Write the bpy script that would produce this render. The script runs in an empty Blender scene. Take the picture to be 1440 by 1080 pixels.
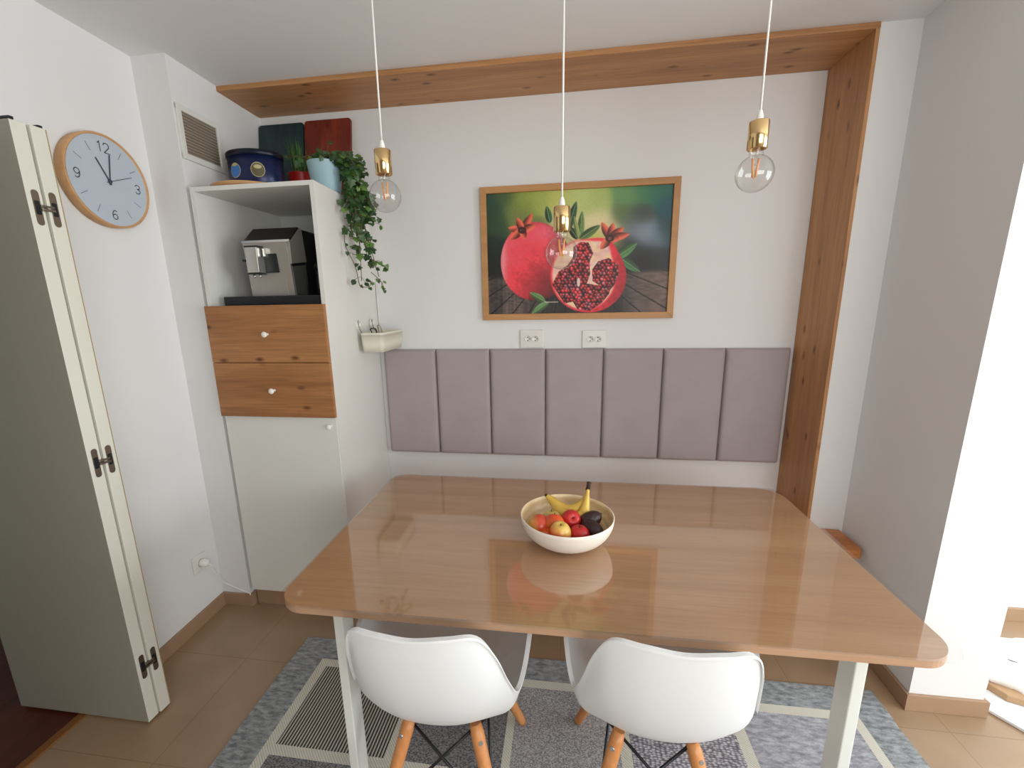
import bpy, bmesh, math, random
import numpy as np
from mathutils import Vector, Matrix, Quaternion
random.seed(7)
PI = math.pi
SC = bpy.context.scene
COL = SC.collection
H = 2.4717
WXF = 4.7

# ------------------------------------------------------------------ helpers
def srgb(r, g, b):
    f = lambda c: (c/12.92 if c <= .04045 else ((c+.055)/1.055)**2.4)
    return (f(r/255), f(g/255), f(b/255), 1)

class MB:
    """collects shapes, links them as ONE mesh object"""
    def __init__(s):
        s.bm = bmesh.new(); s.mi = 0
    def _add(s, verts, faces, smooth=False):
        vs = [s.bm.verts.new(v) for v in verts]
        out = []
        for f in faces:
            try:
                fc = s.bm.faces.new([vs[i] for i in f]); fc.smooth = smooth; fc.material_index = s.mi; out.append(fc)
            except ValueError:
                pass
        return vs, out
    def box(s, x0, x1, y0, y1, z0, z1, bevel=0., seg=2, M=None):
        x0, x1 = min(x0, x1), max(x0, x1); y0, y1 = min(y0, y1), max(y0, y1); z0, z1 = min(z0, z1), max(z0, z1)
        V = [Vector((x, y, z)) for x in (x0, x1) for y in (y0, y1) for z in (z0, z1)]
        if M is not None: V = [M @ v for v in V]
        F = [(0,1,3,2),(4,6,7,5),(0,4,5,1),(2,3,7,6),(0,2,6,4),(1,5,7,3)]
        vs, fs = s._add(V, F)
        if bevel > 0:
            es = list({e for f in fs for e in f.edges})
            r = bmesh.ops.bevel(s.bm, geom=es, offset=bevel, segments=seg, profile=.5, affect='EDGES')
            for f in r['faces']: f.material_index = s.mi
        return s
    def prism(s, pts, z0, z1, bevel=0., seg=2, M=None, smooth=False):
        """extruded polygon, pts = xy footprint counter-clockwise"""
        n = len(pts)
        V = [Vector((p[0], p[1], z0)) for p in pts] + [Vector((p[0], p[1], z1)) for p in pts]
        if M is not None: V = [M @ v for v in V]
        F = [tuple(range(n-1, -1, -1)), tuple(range(n, 2*n))] + [(i, (i+1) % n, n+(i+1) % n, n+i) for i in range(n)]
        vs, fs = s._add(V, F)
        if smooth:
            for f in fs[2:]: f.smooth = True
        if bevel > 0:
            es = [e for e in {e for f in fs[:2] for e in f.edges}]
            bmesh.ops.bevel(s.bm, geom=es, offset=bevel, segments=seg, profile=.5, affect='EDGES')
        return s
    def tube(s, pts, r, n=8, smooth=True, cap=True):
        pts = [Vector(p) for p in pts]
        rs = r if isinstance(r, (list, tuple)) else [r]*len(pts)
        rings = []; prev = None
        for i, p in enumerate(pts):
            t = (pts[min(i+1, len(pts)-1)]-pts[max(i-1, 0)]).normalized()
            if prev is None:
                a = Vector((0, 0, 1)) if abs(t.z) < .9 else Vector((1, 0, 0))
                u = t.cross(a).normalized()
            else:
                u = (prev - t*prev.dot(t)).normalized()
            prev = u; w = t.cross(u)
            rings.append([s.bm.verts.new(p + (u*math.cos(2*PI*k/n)+w*math.sin(2*PI*k/n))*rs[i]) for k in range(n)])
        for a, b in zip(rings, rings[1:]):
            for k in range(n):
                f = s.bm.faces.new((a[k], a[(k+1) % n], b[(k+1) % n], b[k])); f.smooth = smooth; f.material_index = s.mi
        if cap:
            for ring in (rings[0][::-1], rings[-1]):
                f = s.bm.faces.new(ring); f.material_index = s.mi
        return s
    def lathe(s, prof, n=32, c=(0, 0, 0), M=None, smooth=True, close=False):
        """prof = (radius, z) pairs"""
        rings = []
        for r, z in prof:
            if r < 1e-6:
                v = Vector((0, 0, z)); v = (M @ v if M is not None else v) + Vector(c)
                rings.append([s.bm.verts.new(v)])
            else:
                ring = []
                for k in range(n):
                    v = Vector((r*math.cos(2*PI*k/n), r*math.sin(2*PI*k/n), z))
                    v = (M @ v if M is not None else v) + Vector(c)
                    ring.append(s.bm.verts.new(v))
                rings.append(ring)
        prs = list(zip(rings, rings[1:]))
        if close: prs.append((rings[-1], rings[0]))
        for a, b in prs:
            for k in range(n):
                k2 = (k+1) % n
                if len(a) == 1 and len(b) == 1: continue
                if len(a) == 1: q = (a[0], b[k2], b[k])
                elif len(b) == 1: q = (a[k], a[k2], b[0])
                else: q = (a[k], a[k2], b[k2], b[k])
                try:
                    f = s.bm.faces.new(q); f.smooth = smooth; f.material_index = s.mi
                except ValueError: pass
        return s
    def ellipsoid(s, c, r, M=None, n=20, m=12):
        prof = [(math.sin(PI*i/m), -math.cos(PI*i/m)) for i in range(m+1)]
        prof = [(0 if i in (0, m) else a, b) for i, (a, b) in enumerate(prof)]
        S = Matrix.Diagonal((r[0], r[1], r[2])).to_4x4()
        MM = (M @ S) if M is not None else S
        return s.lathe(prof, n, c, MM)
    def grid(s, P, closed_u=False, smooth=True):
        R = [[s.bm.verts.new(p) for p in row] for row in P]
        for a, b in zip(R, R[1:]):
            n = len(a)
            for k in range(n if closed_u else n-1):
                try:
                    f = s.bm.faces.new((a[k], a[(k+1) % n], b[(k+1) % n], b[k])); f.smooth = smooth; f.material_index = s.mi
                except ValueError: pass
        return R
    def build(s, name, mats, parent=None, loc=None, recalc=True):
        """vertices are in world coordinates unless the parent is built at the origin"""
        if recalc: bmesh.ops.recalc_face_normals(s.bm, faces=s.bm.faces)
        me = bpy.data.meshes.new(name)
        off = Vector((0, 0, 0))
        if parent is not None: off = world_loc(parent)
        if loc is not None: off = Vector(loc)
        if off.length > 0: bmesh.ops.translate(s.bm, verts=s.bm.verts, vec=-off)
        s.bm.to_mesh(me); s.bm.free()
        for m in (mats if isinstance(mats, (list, tuple)) else [mats]): me.materials.append(m)
        o = bpy.data.objects.new(name, me); COL.objects.link(o)
        if parent is not None:
            o.parent = parent
        elif loc is not None: o.location = loc
        return o

def world_loc(o):
    v = Vector((0, 0, 0))
    while o is not None:
        v += o.location; o = o.parent
    return v
def tag(o, label=None, cat=None, group=None, kind=None):
    if label: o['label'] = label
    if cat: o['category'] = cat
    if group: o['group'] = group
    if kind: o['kind'] = kind
    return o
def thing(name, label, cat, loc=(0, 0, 0), group=None):
    o = bpy.data.objects.new(name, None); COL.objects.link(o); o.location = loc; o.empty_display_size = .1
    return tag(o, label, cat, group)
def struct(o): o['kind'] = 'structure'; return o
def kids(o): return [c for c in bpy.data.objects if c.parent == o]
def copy_tree(o, parent=None):
    ch = kids(o)
    c = o.copy(); COL.objects.link(c); c.parent = parent
    for k in ch: copy_tree(k, c)
    return c
def catmull(P, n, closed=False):
    P = [Vector(p) for p in P]; N = len(P); out = []
    segs = N if closed else N-1
    for i in range(segs):
        if closed: a, b, c, d = P[(i-1) % N], P[i], P[(i+1) % N], P[(i+2) % N]
        else: a, b, c, d = P[max(i-1, 0)], P[i], P[i+1], P[min(i+2, N-1)]
        for k in range(n):
            t = k/n
            out.append(.5*((2*b)+(c-a)*t+(2*a-5*b+4*c-d)*t*t+(3*b-3*c+d-a)*t**3))
    if not closed: out.append(P[-1])
    return out
def rrect(x0, x1, y0, y1, r, n=8):
    """rounded rectangle footprint, counter-clockwise; r one radius or four (x0y0,x1y0,x1y1,x0y1)"""
    rs = r if isinstance(r, (list, tuple)) else [r]*4
    out = []
    for (cx, cy, a0, q) in ((x0, y0, PI, 0), (x1, y0, 1.5*PI, 1), (x1, y1, 0, 2), (x0, y1, .5*PI, 3)):
        R = rs[q]; ox = cx + (R if q in (0, 3) else -R); oy = cy + (R if q in (0, 1) else -R)
        for k in range(n+1):
            a = a0 + .5*PI*k/n; out.append((ox+R*math.cos(a), oy+R*math.sin(a)))
    return out

# ------------------------------------------------------------------ materials
def new_mat(name):
    m = bpy.data.materials.new(name); m.use_nodes = True
    nt = m.node_tree; b = nt.nodes['Principled BSDF']
    return m, nt, b
def mat(name, col, rough=.5, metal=0., spec=None, noise=None, bump=None, coat=0., coat_rough=.1, sheen=0., trans=0., ior=None):
    """noise = (scale, amount); bump = (scale, strength)"""
    m, nt, b = new_mat(name)
    b.inputs['Base Color'].default_value = col
    b.inputs['Roughness'].default_value = rough
    b.inputs['Metallic'].default_value = metal
    if spec is not None: b.inputs['Specular IOR Level'].default_value = spec
    if coat: b.inputs['Coat Weight'].default_value = coat; b.inputs['Coat Roughness'].default_value = coat_rough
    if sheen: b.inputs['Sheen Weight'].default_value = sheen; b.inputs['Sheen Roughness'].default_value = .4
    if trans: b.inputs['Transmission Weight'].default_value = trans
    if ior: b.inputs['IOR'].default_value = ior
    tc = nt.nodes.new('ShaderNodeTexCoord')
    n = nt.nodes.new('ShaderNodeTexNoise'); n.inputs['Scale'].default_value = (noise or (30, .04))[0]; n.inputs['Detail'].default_value = 4
    nt.links.new(tc.outputs['Object'], n.inputs['Vector'])
    mx = nt.nodes.new('ShaderNodeMix'); mx.data_type = 'RGBA'
    am = (noise or (30, .04))[1]
    mx.inputs[6].default_value = tuple(max(0, c*(1-am)) for c in col[:3])+(1,)
    mx.inputs[7].default_value = tuple(min(1, c*(1+am)) for c in col[:3])+(1,)
    nt.links.new(n.outputs['Fac'], mx.inputs[0]); nt.links.new(mx.outputs[2], b.inputs['Base Color'])
    if bump:
        n2 = nt.nodes.new('ShaderNodeTexNoise'); n2.inputs['Scale'].default_value = bump[0]; n2.inputs['Detail'].default_value = 3
        nt.links.new(tc.outputs['Object'], n2.inputs['Vector'])
        bp = nt.nodes.new('ShaderNodeBump'); bp.inputs['Strength'].default_value = bump[1]; bp.inputs['Distance'].default_value = .002
        nt.links.new(n2.outputs['Fac'], bp.inputs['Height']); nt.links.new(bp.outputs['Normal'], b.inputs['Normal'])
    return m
def ramp(nt, stops):
    r = nt.nodes.new('ShaderNodeValToRGB'); cr = r.color_ramp
    while len(cr.elements) < len(stops): cr.elements.new(.5)
    for e, (p, c) in zip(cr.elements, stops): e.position = p; e.color = c
    return r
def wood(name, dark, mid, light, axis='X', rough=.45, knots=0., scale=1., coat=0., seed=0., fine=1.):
    """grain runs along axis; knots as small dark eyes"""
    m, nt, b = new_mat(name); L = nt.links.new; N = nt.nodes.new
    tc = N('ShaderNodeTexCoord'); mp = N('ShaderNodeMapping')
    st = {'X': (1.0, 14, 14), 'Y': (14, 1.0, 14), 'Z': (14, 14, 1.0)}[axis]
    mp.inputs['Scale'].default_value = tuple(c*scale for c in st); mp.inputs['Location'].default_value = (seed, seed*.7, seed*1.3)
    L(tc.outputs['Object'], mp.inputs['Vector'])
    # gentle waviness
    n0 = N('ShaderNodeTexNoise'); n0.inputs['Scale'].default_value = 1.3; n0.inputs['Detail'].default_value = 2
    L(mp.outputs[0], n0.inputs['Vector'])
    n1 = N('ShaderNodeTexNoise'); n1.inputs['Scale'].default_value = 1.0; n1.inputs['Detail'].default_value = 6; n1.inputs['Roughness'].default_value = .62; n1.inputs['Distortion'].default_value = .6
    L(mp.outputs[0], n1.inputs['Vector'])
    r = ramp(nt, [(.25, dark), (.5, mid), (.78, light)]); L(n1.outputs['Fac'], r.inputs[0])
    # fine pores
    mp2 = N('ShaderNodeMapping'); st2 = {'X': (6, 160, 160), 'Y': (160, 6, 160), 'Z': (160, 160, 6)}[axis]
    mp2.inputs['Scale'].default_value = st2; L(tc.outputs['Object'], mp2.inputs['Vector'])
    n2 = N('ShaderNodeTexNoise'); n2.inputs['Scale'].default_value = 1; n2.inputs['Detail'].default_value = 3; L(mp2.outputs[0], n2.inputs['Vector'])
    r2 = ramp(nt, [(.3, (1-.22*fine,)*3+(1,)), (.62, (1, 1, 1, 1))]); L(n2.outputs['Fac'], r2.inputs[0])
    mx = N('ShaderNodeMix'); mx.data_type = 'RGBA'; mx.blend_type = 'MULTIPLY'; mx.inputs[0].default_value = 1
    L(r.outputs[0], mx.inputs[6]); L(r2.outputs[0], mx.inputs[7]); out = mx.outputs[2]
    if knots > 0:
        mp3 = N('ShaderNodeMapping'); st3 = {'X': (2.6, 5.5, 5.5), 'Y': (5.5, 2.6, 5.5), 'Z': (5.5, 5.5, 2.6)}[axis]
        mp3.inputs['Scale'].default_value = st3; mp3.inputs['Location'].default_value = (seed*2.1, seed, seed*.4)
        nn = N('ShaderNodeTexNoise'); nn.inputs['Scale'].default_value = 9
        L(tc.outputs['Object'], mp3.inputs['Vector'])
        v = N('ShaderNodeTexVoronoi'); v.inputs['Scale'].default_value = 2.5; v.inputs['Randomness'].default_value = 1
        L(mp3.outputs[0], v.inputs['Vector'])
        rk = ramp(nt, [(.05, (.14, .09, .07, 1)), (.10, (.5, .42, .38, 1)), (.19, (1, 1, 1, 1))]); L(v.outputs['Distance'], rk.inputs[0])
        mk = N('ShaderNodeMix'); mk.data_type = 'RGBA'; mk.blend_type = 'MULTIPLY'; mk.inputs[0].default_value = knots
        L(out, mk.inputs[6]); L(rk.outputs[0], mk.inputs[7]); out = mk.outputs[2]
    L(out, b.inputs['Base Color']); b.inputs['Roughness'].default_value = rough
    if coat: b.inputs['Coat Weight'].default_value = coat; b.inputs['Coat Roughness'].default_value = .08
    bp = N('ShaderNodeBump'); bp.inputs['Strength'].default_value = .08; bp.inputs['Distance'].default_value = .001
    L(n2.outputs['Fac'], bp.inputs['Height']); L(bp.outputs[0], b.inputs['Normal'])
    return m
def clear_mat(name, tint=(1, 1, 1, 1), gloss=.12, rough=.03, fres=1.45):
    """thin clear sheet or shell: mostly transparent with a Fresnel reflection"""
    m = bpy.data.materials.new(name); m.use_nodes = True; nt = m.node_tree; nt.nodes.clear(); N = nt.nodes.new; L = nt.links.new
    o = N('ShaderNodeOutputMaterial'); t = N('ShaderNodeBsdfTransparent'); t.inputs[0].default_value = tint
    g = N('ShaderNodeBsdfGlossy'); g.inputs['Roughness'].default_value = rough
    f = N('ShaderNodeLayerWeight'); f.inputs['Blend'].default_value = .5      # facing is symmetric, right for a thin sheet
    pw = N('ShaderNodeMath'); pw.operation = 'POWER'; pw.inputs[1].default_value = 4.5; L(f.outputs['Facing'], pw.inputs[0])
    a = N('ShaderNodeMath'); a.operation = 'MULTIPLY_ADD'; a.inputs[1].default_value = 1-gloss; a.inputs[2].default_value = gloss; a.use_clamp = True
    L(pw.outputs[0], a.inputs[0]); mx = N('ShaderNodeMixShader'); L(a.outputs[0], mx.inputs[0]); L(t.outputs[0], mx.inputs[1]); L(g.outputs[0], mx.inputs[2]); L(mx.outputs[0], o.inputs[0])
    return m

M_wall = mat('wall_paint', srgb(226, 225, 225), .85, spec=.25, noise=(3, .012), bump=(160, .05))
M_ceil = mat('ceiling_paint', srgb(230, 230, 231), .9, spec=.2, noise=(3, .01), bump=(160, .04))
M_white = mat('white_laminate', srgb(222, 221, 216), .42, noise=(4, .01))
M_whiteshade = mat('white_laminate_shaded', srgb(202, 206, 202), .5, noise=(4, .01))  # white laminate darkened, the niche's shade put into its colour
M_leg = mat('white_metal', srgb(226, 228, 222), .38, noise=(8, .01))
M_plastic = mat('white_chair_plastic', srgb(238, 239, 240), .38, noise=(5, .008))
M_cream = mat('cream_plastic', srgb(226, 220, 205), .45, noise=(5, .01))
M_socket = mat('socket_plastic', srgb(226, 222, 218), .32, noise=(5, .01))
M_dark = mat('dark_hole', srgb(28, 26, 26), .7)
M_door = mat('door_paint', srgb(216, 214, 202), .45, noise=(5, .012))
M_doorface = mat('door_face_shaded_paint', srgb(156, 153, 139), .5, noise=(60, .03))  # taupe face paint with shade mixed in, darker than the leaf edges
M_nickel = mat('brushed_nickel', srgb(150, 140, 128), .35, metal=1., noise=(60, .05))
M_gold = mat('polished_gold', srgb(226, 192, 138), .14, metal=1.)
M_black = mat('black_metal', srgb(20, 22, 28), .45)
M_blackp = mat('black_plastic', srgb(16, 17, 20), .28)
M_darkgloss = mat('dark_glass_panel', srgb(14, 14, 16), .12)
M_silver = mat('silver_plastic', srgb(176, 172, 166), .34, metal=.55, noise=(40, .02))
M_silver3 = mat('grey_side_plastic', srgb(96, 98, 94), .4, metal=.3, noise=(40, .02))
M_silver2 = mat('bright_silver', srgb(205, 203, 198), .2, metal=.8)
M_oak = wood('knotty_oak_beam', srgb(158, 108, 66), srgb(186, 134, 86), srgb(204, 154, 106), 'X', .5, knots=.8, seed=3.1)
M_oakv = wood('knotty_oak_upright', srgb(158, 108, 66), srgb(186, 134, 86), srgb(204, 154, 106), 'Z', .5, knots=.8, seed=5.7)
M_oakd = wood('knotty_oak_drawer', srgb(138, 88, 50), srgb(170, 116, 70), srgb(190, 136, 86), 'X', .45, knots=.9, seed=1.3)
M_oakd2 = wood('knotty_oak_lower_drawer', srgb(138, 88, 50), srgb(170, 116, 70), srgb(190, 136, 86), 'X', .45, knots=.9, seed=8.2)
M_bench = wood('orange_oak', srgb(158, 92, 44), srgb(188, 116, 58), srgb(204, 134, 74), 'X', .4, knots=.3, seed=2.)
M_table = wood('beech_tabletop', srgb(190, 143, 104), srgb(205, 160, 120), srgb(217, 174, 137), 'X', .42, scale=.8, seed=4.4, fine=.5)
M_tedge = wood('beech_edge', srgb(176, 136, 106), srgb(188, 150, 120), srgb(198, 162, 132), 'X', .45, scale=.8, fine=.4)
M_beechleg = wood('chair_leg_beech', srgb(192, 122, 68), srgb(210, 140, 84), srgb(222, 156, 100), 'Z', .4, scale=1.4, fine=.5)
M_frame = wood('picture_frame_wood', srgb(172, 122, 74), srgb(188, 138, 86), srgb(200, 152, 98), 'X', .5, scale=.8, fine=.3)
M_clockwood = wood('clock_rim_wood', srgb(186, 136, 88), srgb(204, 156, 106), srgb(216, 172, 124), 'Y', .5, fine=.3)
M_board = wood('round_board_wood', srgb(190, 140, 92), srgb(206, 158, 110), srgb(218, 174, 128), 'X', .5, fine=.4)
M_velvet = mat('mauve_velvet', srgb(167, 156, 158), .9, spec=.2, noise=(7, .09), sheen=.35)
M_sheet = clear_mat('clear_vinyl', (.985, .985, .98, 1), gloss=.075, rough=.045)
M_glass = clear_mat('bulb_glass', (.95, .95, .94, 1), gloss=.07, rough=.0)
M_winglass = clear_mat('window_glass', (.98, .99, .98, 1), gloss=.04, rough=.0)
M_cord = mat('white_cord', srgb(232, 230, 226), .6)
M_fil = mat('amber_filament', srgb(240, 160, 84), .5)
M_gloss_white = mat('white_knob', srgb(236, 234, 228), .22)

def floor_mat():
    m, nt, b = new_mat('beige_floor_tile'); N = nt.nodes.new; L = nt.links.new
    tc = N('ShaderNodeTexCoord'); mp = N('ShaderNodeMapping'); mp.inputs['Location'].default_value = (-.098, .01, 0)
    L(tc.outputs['Object'], mp.inputs['Vector'])
    br = N('ShaderNodeTexBrick'); br.offset = 0; br.squash = 1
    br.inputs['Scale'].default_value = 1; br.inputs['Brick Width'].default_value = .45; br.inputs['Row Height'].default_value = .45
    br.inputs['Mortar Size'].default_value = .0022; br.inputs['Mortar Smooth'].default_value = .3; br.inputs['Bias'].default_value = 0
    br.inputs['Color1'].default_value = srgb(166, 138, 110); br.inputs['Color2'].default_value = srgb(162, 134, 107); br.inputs['Mortar'].default_value = srgb(150, 122, 95)
    L(mp.outputs[0], br.inputs['Vector'])
    n = N('ShaderNodeTexNoise'); n.inputs['Scale'].default_value = 3.5; n.inputs['Detail'].default_value = 5; L(tc.outputs['Object'], n.inputs['Vector'])
    r = ramp(nt, [(.3, (.80, .78, .75, 1)), (.7, (1, 1, 1, 1))]); L(n.outputs['Fac'], r.inputs[0])
    mx = N('ShaderNodeMix'); mx.data_type = 'RGBA'; mx.blend_type = 'MULTIPLY'; mx.inputs[0].default_value = 1
    L(br.outputs['Color'], mx.inputs[6]); L(r.outputs[0], mx.inputs[7]); L(mx.outputs[2], b.inputs['Base Color'])
    b.inputs['Roughness'].default_value = .27; b.inputs['Specular IOR Level'].default_value = .65
    return m
M_floor = floor_mat()
M_skirt = mat('beige_skirting_tile', srgb(160, 130, 104), .4, noise=(5, .08))
M_redwood = wood('dark_red_floorboards', srgb(62, 26, 16), srgb(88, 38, 22), srgb(110, 52, 30), 'Y', .35, seed=9.)
M_strip = mat('brass_threshold', srgb(150, 98, 52), .4, metal=.4, noise=(20, .05))

def rug_mat(name, c1, c2, kind):
    m, nt, b = new_mat(name); N = nt.nodes.new; L = nt.links.new
    tc = N('ShaderNodeTexCoord'); b.inputs['Roughness'].default_value = .95; b.inputs['Specular IOR Level'].default_value = .1
    bp = N('ShaderNodeBump'); bp.inputs['Distance'].default_value = .003; bp.inputs['Strength'].default_value = .5
    mp = N('ShaderNodeMapping'); L(tc.outputs['Object'], mp.inputs['Vector'])
    if kind == 'lines':
        w = N('ShaderNodeTexWave'); w.wave_type = 'BANDS'; w.bands_direction = 'X'; w.inputs['Scale'].default_value = 27.5; w.inputs['Distortion'].default_value = .25
        w.inputs['Detail'].default_value = 1; w.inputs['Detail Scale'].default_value = 12
        L(mp.outputs[0], w.inputs['Vector']); src = w.outputs['Fac']; st = [(.42, c1), (.6, c2)]
    elif kind == 'mottle':
        mp.inputs['Scale'].default_value = (30, 75, 30)
        n = N('ShaderNodeTexNoise'); n.inputs['Scale'].default_value = 1; n.inputs['Detail'].default_value = 6; n.inputs['Roughness'].default_value = .7
        L(mp.outputs[0], n.inputs['Vector']); src = n.outputs['Fac']; st = [(.36, c1), (.64, c2)]
    elif kind == 'weave':
        mp.inputs['Scale'].default_value = (170, 240, 100)
        n = N('ShaderNodeTexNoise'); n.inputs['Scale'].default_value = 1; n.inputs['Detail'].default_value = 2
        L(mp.outputs[0], n.inputs['Vector']); src = n.outputs['Fac']; st = [(.38, c1), (.62, c2)]
    elif kind == 'ribs':
        mp.inputs['Scale'].default_value = (70, 130, 60)
        v = N('ShaderNodeTexVoronoi'); v.inputs['Scale'].default_value = 1; v.inputs['Randomness'].default_value = .55
        L(mp.outputs[0], v.inputs['Vector']); src = v.outputs['Distance']; st = [(.15, c2), (.62, c1)]
        bp.inputs['Strength'].default_value = .9
    else:
        w = N('ShaderNodeTexWave'); w.wave_type = 'BANDS'; w.bands_direction = 'DIAGONAL'; w.inputs['Scale'].default_value = 60
        L(mp.outputs[0], w.inputs['Vector']); src = w.outputs['Fac']; st = [(.2, c1), (.6, c2)]
    r = ramp(nt, st); L(src, r.inputs[0]); L(r.outputs[0], b.inputs['Base Color'])
    L(src, bp.inputs['Height']); L(bp.outputs[0], b.inputs['Normal'])
    return m
R_border = rug_mat('rug_border', srgb(110, 113, 116), srgb(168, 171, 174), 'mottle')
R_band = rug_mat('rug_white_band', srgb(196, 191, 178), srgb(218, 214, 203), 'band')
R_lines = rug_mat('rug_lined_field', srgb(62, 62, 64), srgb(186, 181, 168), 'lines')
R_dark = rug_mat('rug_dark_field', srgb(88, 87, 90), srgb(146, 144, 146), 'weave')
R_mid = rug_mat('rug_mid_field', srgb(124, 122, 124), srgb(182, 180, 182), 'weave')
R_ribs = rug_mat('rug_ribbed_field', srgb(112, 109, 118), srgb(202, 198, 204), 'ribs')
R_grey = rug_mat('rug_grey_field', srgb(128, 128, 136), srgb(184, 184, 192), 'mottle')

# ------------------------------------------------------------------ room shell
m = MB(); m.box(-.80, 4.9, -3.8, .1, -.1, 0); struct(m.build('floor', M_floor))
m = MB(); m.box(-2.4, -.80, -3.8, .1, -.1, -.002); struct(m.build('floor_hall', M_redwood))
m = MB(); m.box(-.80, -.765, -2.06, -1.142, 0, .006, .002); struct(m.build('trim_threshold', M_strip))
m = MB(); m.box(-2.4, 4.9, -3.8, .1, H, H+.1); struct(m.build('ceiling', M_ceil))
m = MB(); m.box(-.595, 2.60, 0, .1, 0, H); struct(m.build('wall_back', M_wall))
m = MB()
m.prism([(-.85, .1), (-.85, -1.142), (-.70, -1.142), (-.7214, -.586), (-.5676, -.586), (-.5904, 0), (-.5904, .1)], 0, H)
m.box(-.85, -.70, -2.06, -1.142, 2.06, H)
m.box(-.85, -.70, -3.8, -2.06, 0, H)
struct(m.build('wall_left', M_wall))
m = MB(); m.box(-2.5, -2.4, -3.8, .1, 0, H); struct(m.build('wall_hall', M_wall))
m = MB(); m.box(-2.4, -.85, -.82, -.72, 0, H); struct(m.build('wall_hall_end', M_wall))
m = MB()   # niche side and the free-standing stub wall
m.prism([(2.1353, 0), (2.1353, -.3014), (2.2805, -.3014), (2.2655, -.8239), (2.505, -.8239), (2.505, 0)], 0, H, bevel=0)
struct(m.build('wall_right', M_wall))
m = MB(); m.box(2.505, WXF, -.262, -.16, 0, H); struct(m.build('wall_far', M_wall))
# window wall on the right with a wide balcony window, wall behind the camera with a window added for frontal fill
WX = 4.7; wy0, wy1, wz0, wz1 = -3.2, -.55, .08, 2.2
m = MB(); m.box(WX, WX+.2, wy1, .1, 0, H); m.box(WX, WX+.2, -3.8, wy0, 0, H); m.box(WX, WX+.2, wy0, wy1, wz1, H); m.box(WX, WX+.2, wy0, wy1, 0, wz0)
struct(m.build('wall_window', M_wall))
bx0, bx1, bz0, bz1 = 1.3, 3.7, .9, 2.2
m = MB(); m.box(-2.4, bx0, -4.0, -3.8, 0, H); m.box(bx1, 4.9, -4.0, -3.8, 0, H); m.box(bx0, bx1, -4.0, -3.8, bz1, H); m.box(bx0, bx1, -4.0, -3.8, 0, bz0)
struct(m.build('wall_front', mat('low_bounce_paint', srgb(150, 144, 134), .8)))  # unseen wall, coloured darker to cut bounce from behind the camera
def window(name, frames, pane):
    f = MB()
    for b in frames: f.box(*b, bevel=.006)
    o = struct(f.build(name, M_white)); p = MB(); p.box(*pane); p.build('pane', M_winglass, o)
fx0, fx1 = WX+.06, WX+.12
ym = (wy0+wy1)/2
window('window_1', [(fx0, fx1, wy0, wy1, wz0, wz0+.07), (fx0, fx1, wy0, wy1, wz1-.07, wz1)] +
       [(fx0+.001, fx1+.001, y-.035, y+.035, wz0, wz1) for y in (wy0+.035, ym, wy1-.035)], (fx0+.028, fx0+.034, wy0, wy1, wz0, wz1))
xm = (bx0+bx1)/2
window('added_fill_window', [(bx0, bx1, -3.92, -3.86, bz0, bz0+.07), (bx0, bx1, -3.92, -3.86, bz1-.07, bz1)] +
       [(x-.035, x+.035, -3.919, -3.861, bz0, bz1) for x in (bx0+.035, xm, bx1-.035)], (bx0, bx1, -3.895, -3.889, bz0, bz1))  # unseen window, added as an opening for the fill light
# skirting tiles
def skirting(name, pts, t=.012, h=.0675):
    """pts: wall line with the room on its left-hand side when walking"""
    P = [Vector((p[0], p[1])) for p in pts]; offs = []
    for i, p in enumerate(P):
        ds = []
        if i > 0: ds.append((P[i]-P[i-1]).normalized())
        if i < len(P)-1: ds.append((P[i+1]-P[i]).normalized())
        ns = [Vector((-d.y, d.x)) for d in ds]
        nn = ns[0] if len(ns) == 1 else (ns[0]+ns[1]) / (1+ns[0].dot(ns[1]))
        offs.append(p+nn*t)
    m = MB()
    for i in range(len(P)-1):
        q = [P[i], P[i+1], offs[i+1], offs[i]]
        m.prism([tuple(v) for v in q], 0, h, bevel=.002)
    return struct(m.build(name, M_skirt))
skirting('baseboard_left', [(-.5676, -.50), (-.5676, -.586), (-.7214, -.586), (-.70, -1.142)][::1])
skirting('baseboard_right', [(2.505, -.262), (2.505, -.8239), (2.2655, -.8239), (2.2805, -.3014)])
skirting('baseboard_far', [(4.7, -.262), (2.52, -.262)])

# ------------------------------------------------------------------ oak beam and upright that line the niche
m = MB(); m.box(-.587, 2.1353, -.3088, -.001, H-.0215, H-.0005, bevel=.0015); m.build('trim_1', M_oak)['kind'] = 'structure'
m = MB(); m.box(2.1203, 2.1348, -.3088, -.001, .4425, H-.0215, bevel=.0012); m.build('trim_2', M_oakv)['kind'] = 'structure'
for o in bpy.data.objects:
    if o.name == 'trim_1': o['label'] = 'wide knotty oak board fixed under the ceiling along the back wall'
    if o.name == 'trim_2': o['label'] = 'tall knotty oak board standing upright beside the grey wall panels'

# ------------------------------------------------------------------ bench
b = thing('bench', 'orange oak bench seat behind the dining table, its end showing by the right wall', 'bench', (1.1, -.25, 0))
m = MB(); m.prism([(.012, -.495), (2.245, -.495), (2.262, -.475), (2.262, -.312), (2.112, -.312), (2.112, -.004), (.012, -.004)], .402, .4405, bevel=.004)
m.build('seat', M_bench, b)
for x in (.03, .74, 1.42, 2.07):
    m = MB(); m.box(x, x+.036, -.44, -.05, 0, .402, .002); m.build('support_panel', M_white, b)

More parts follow.
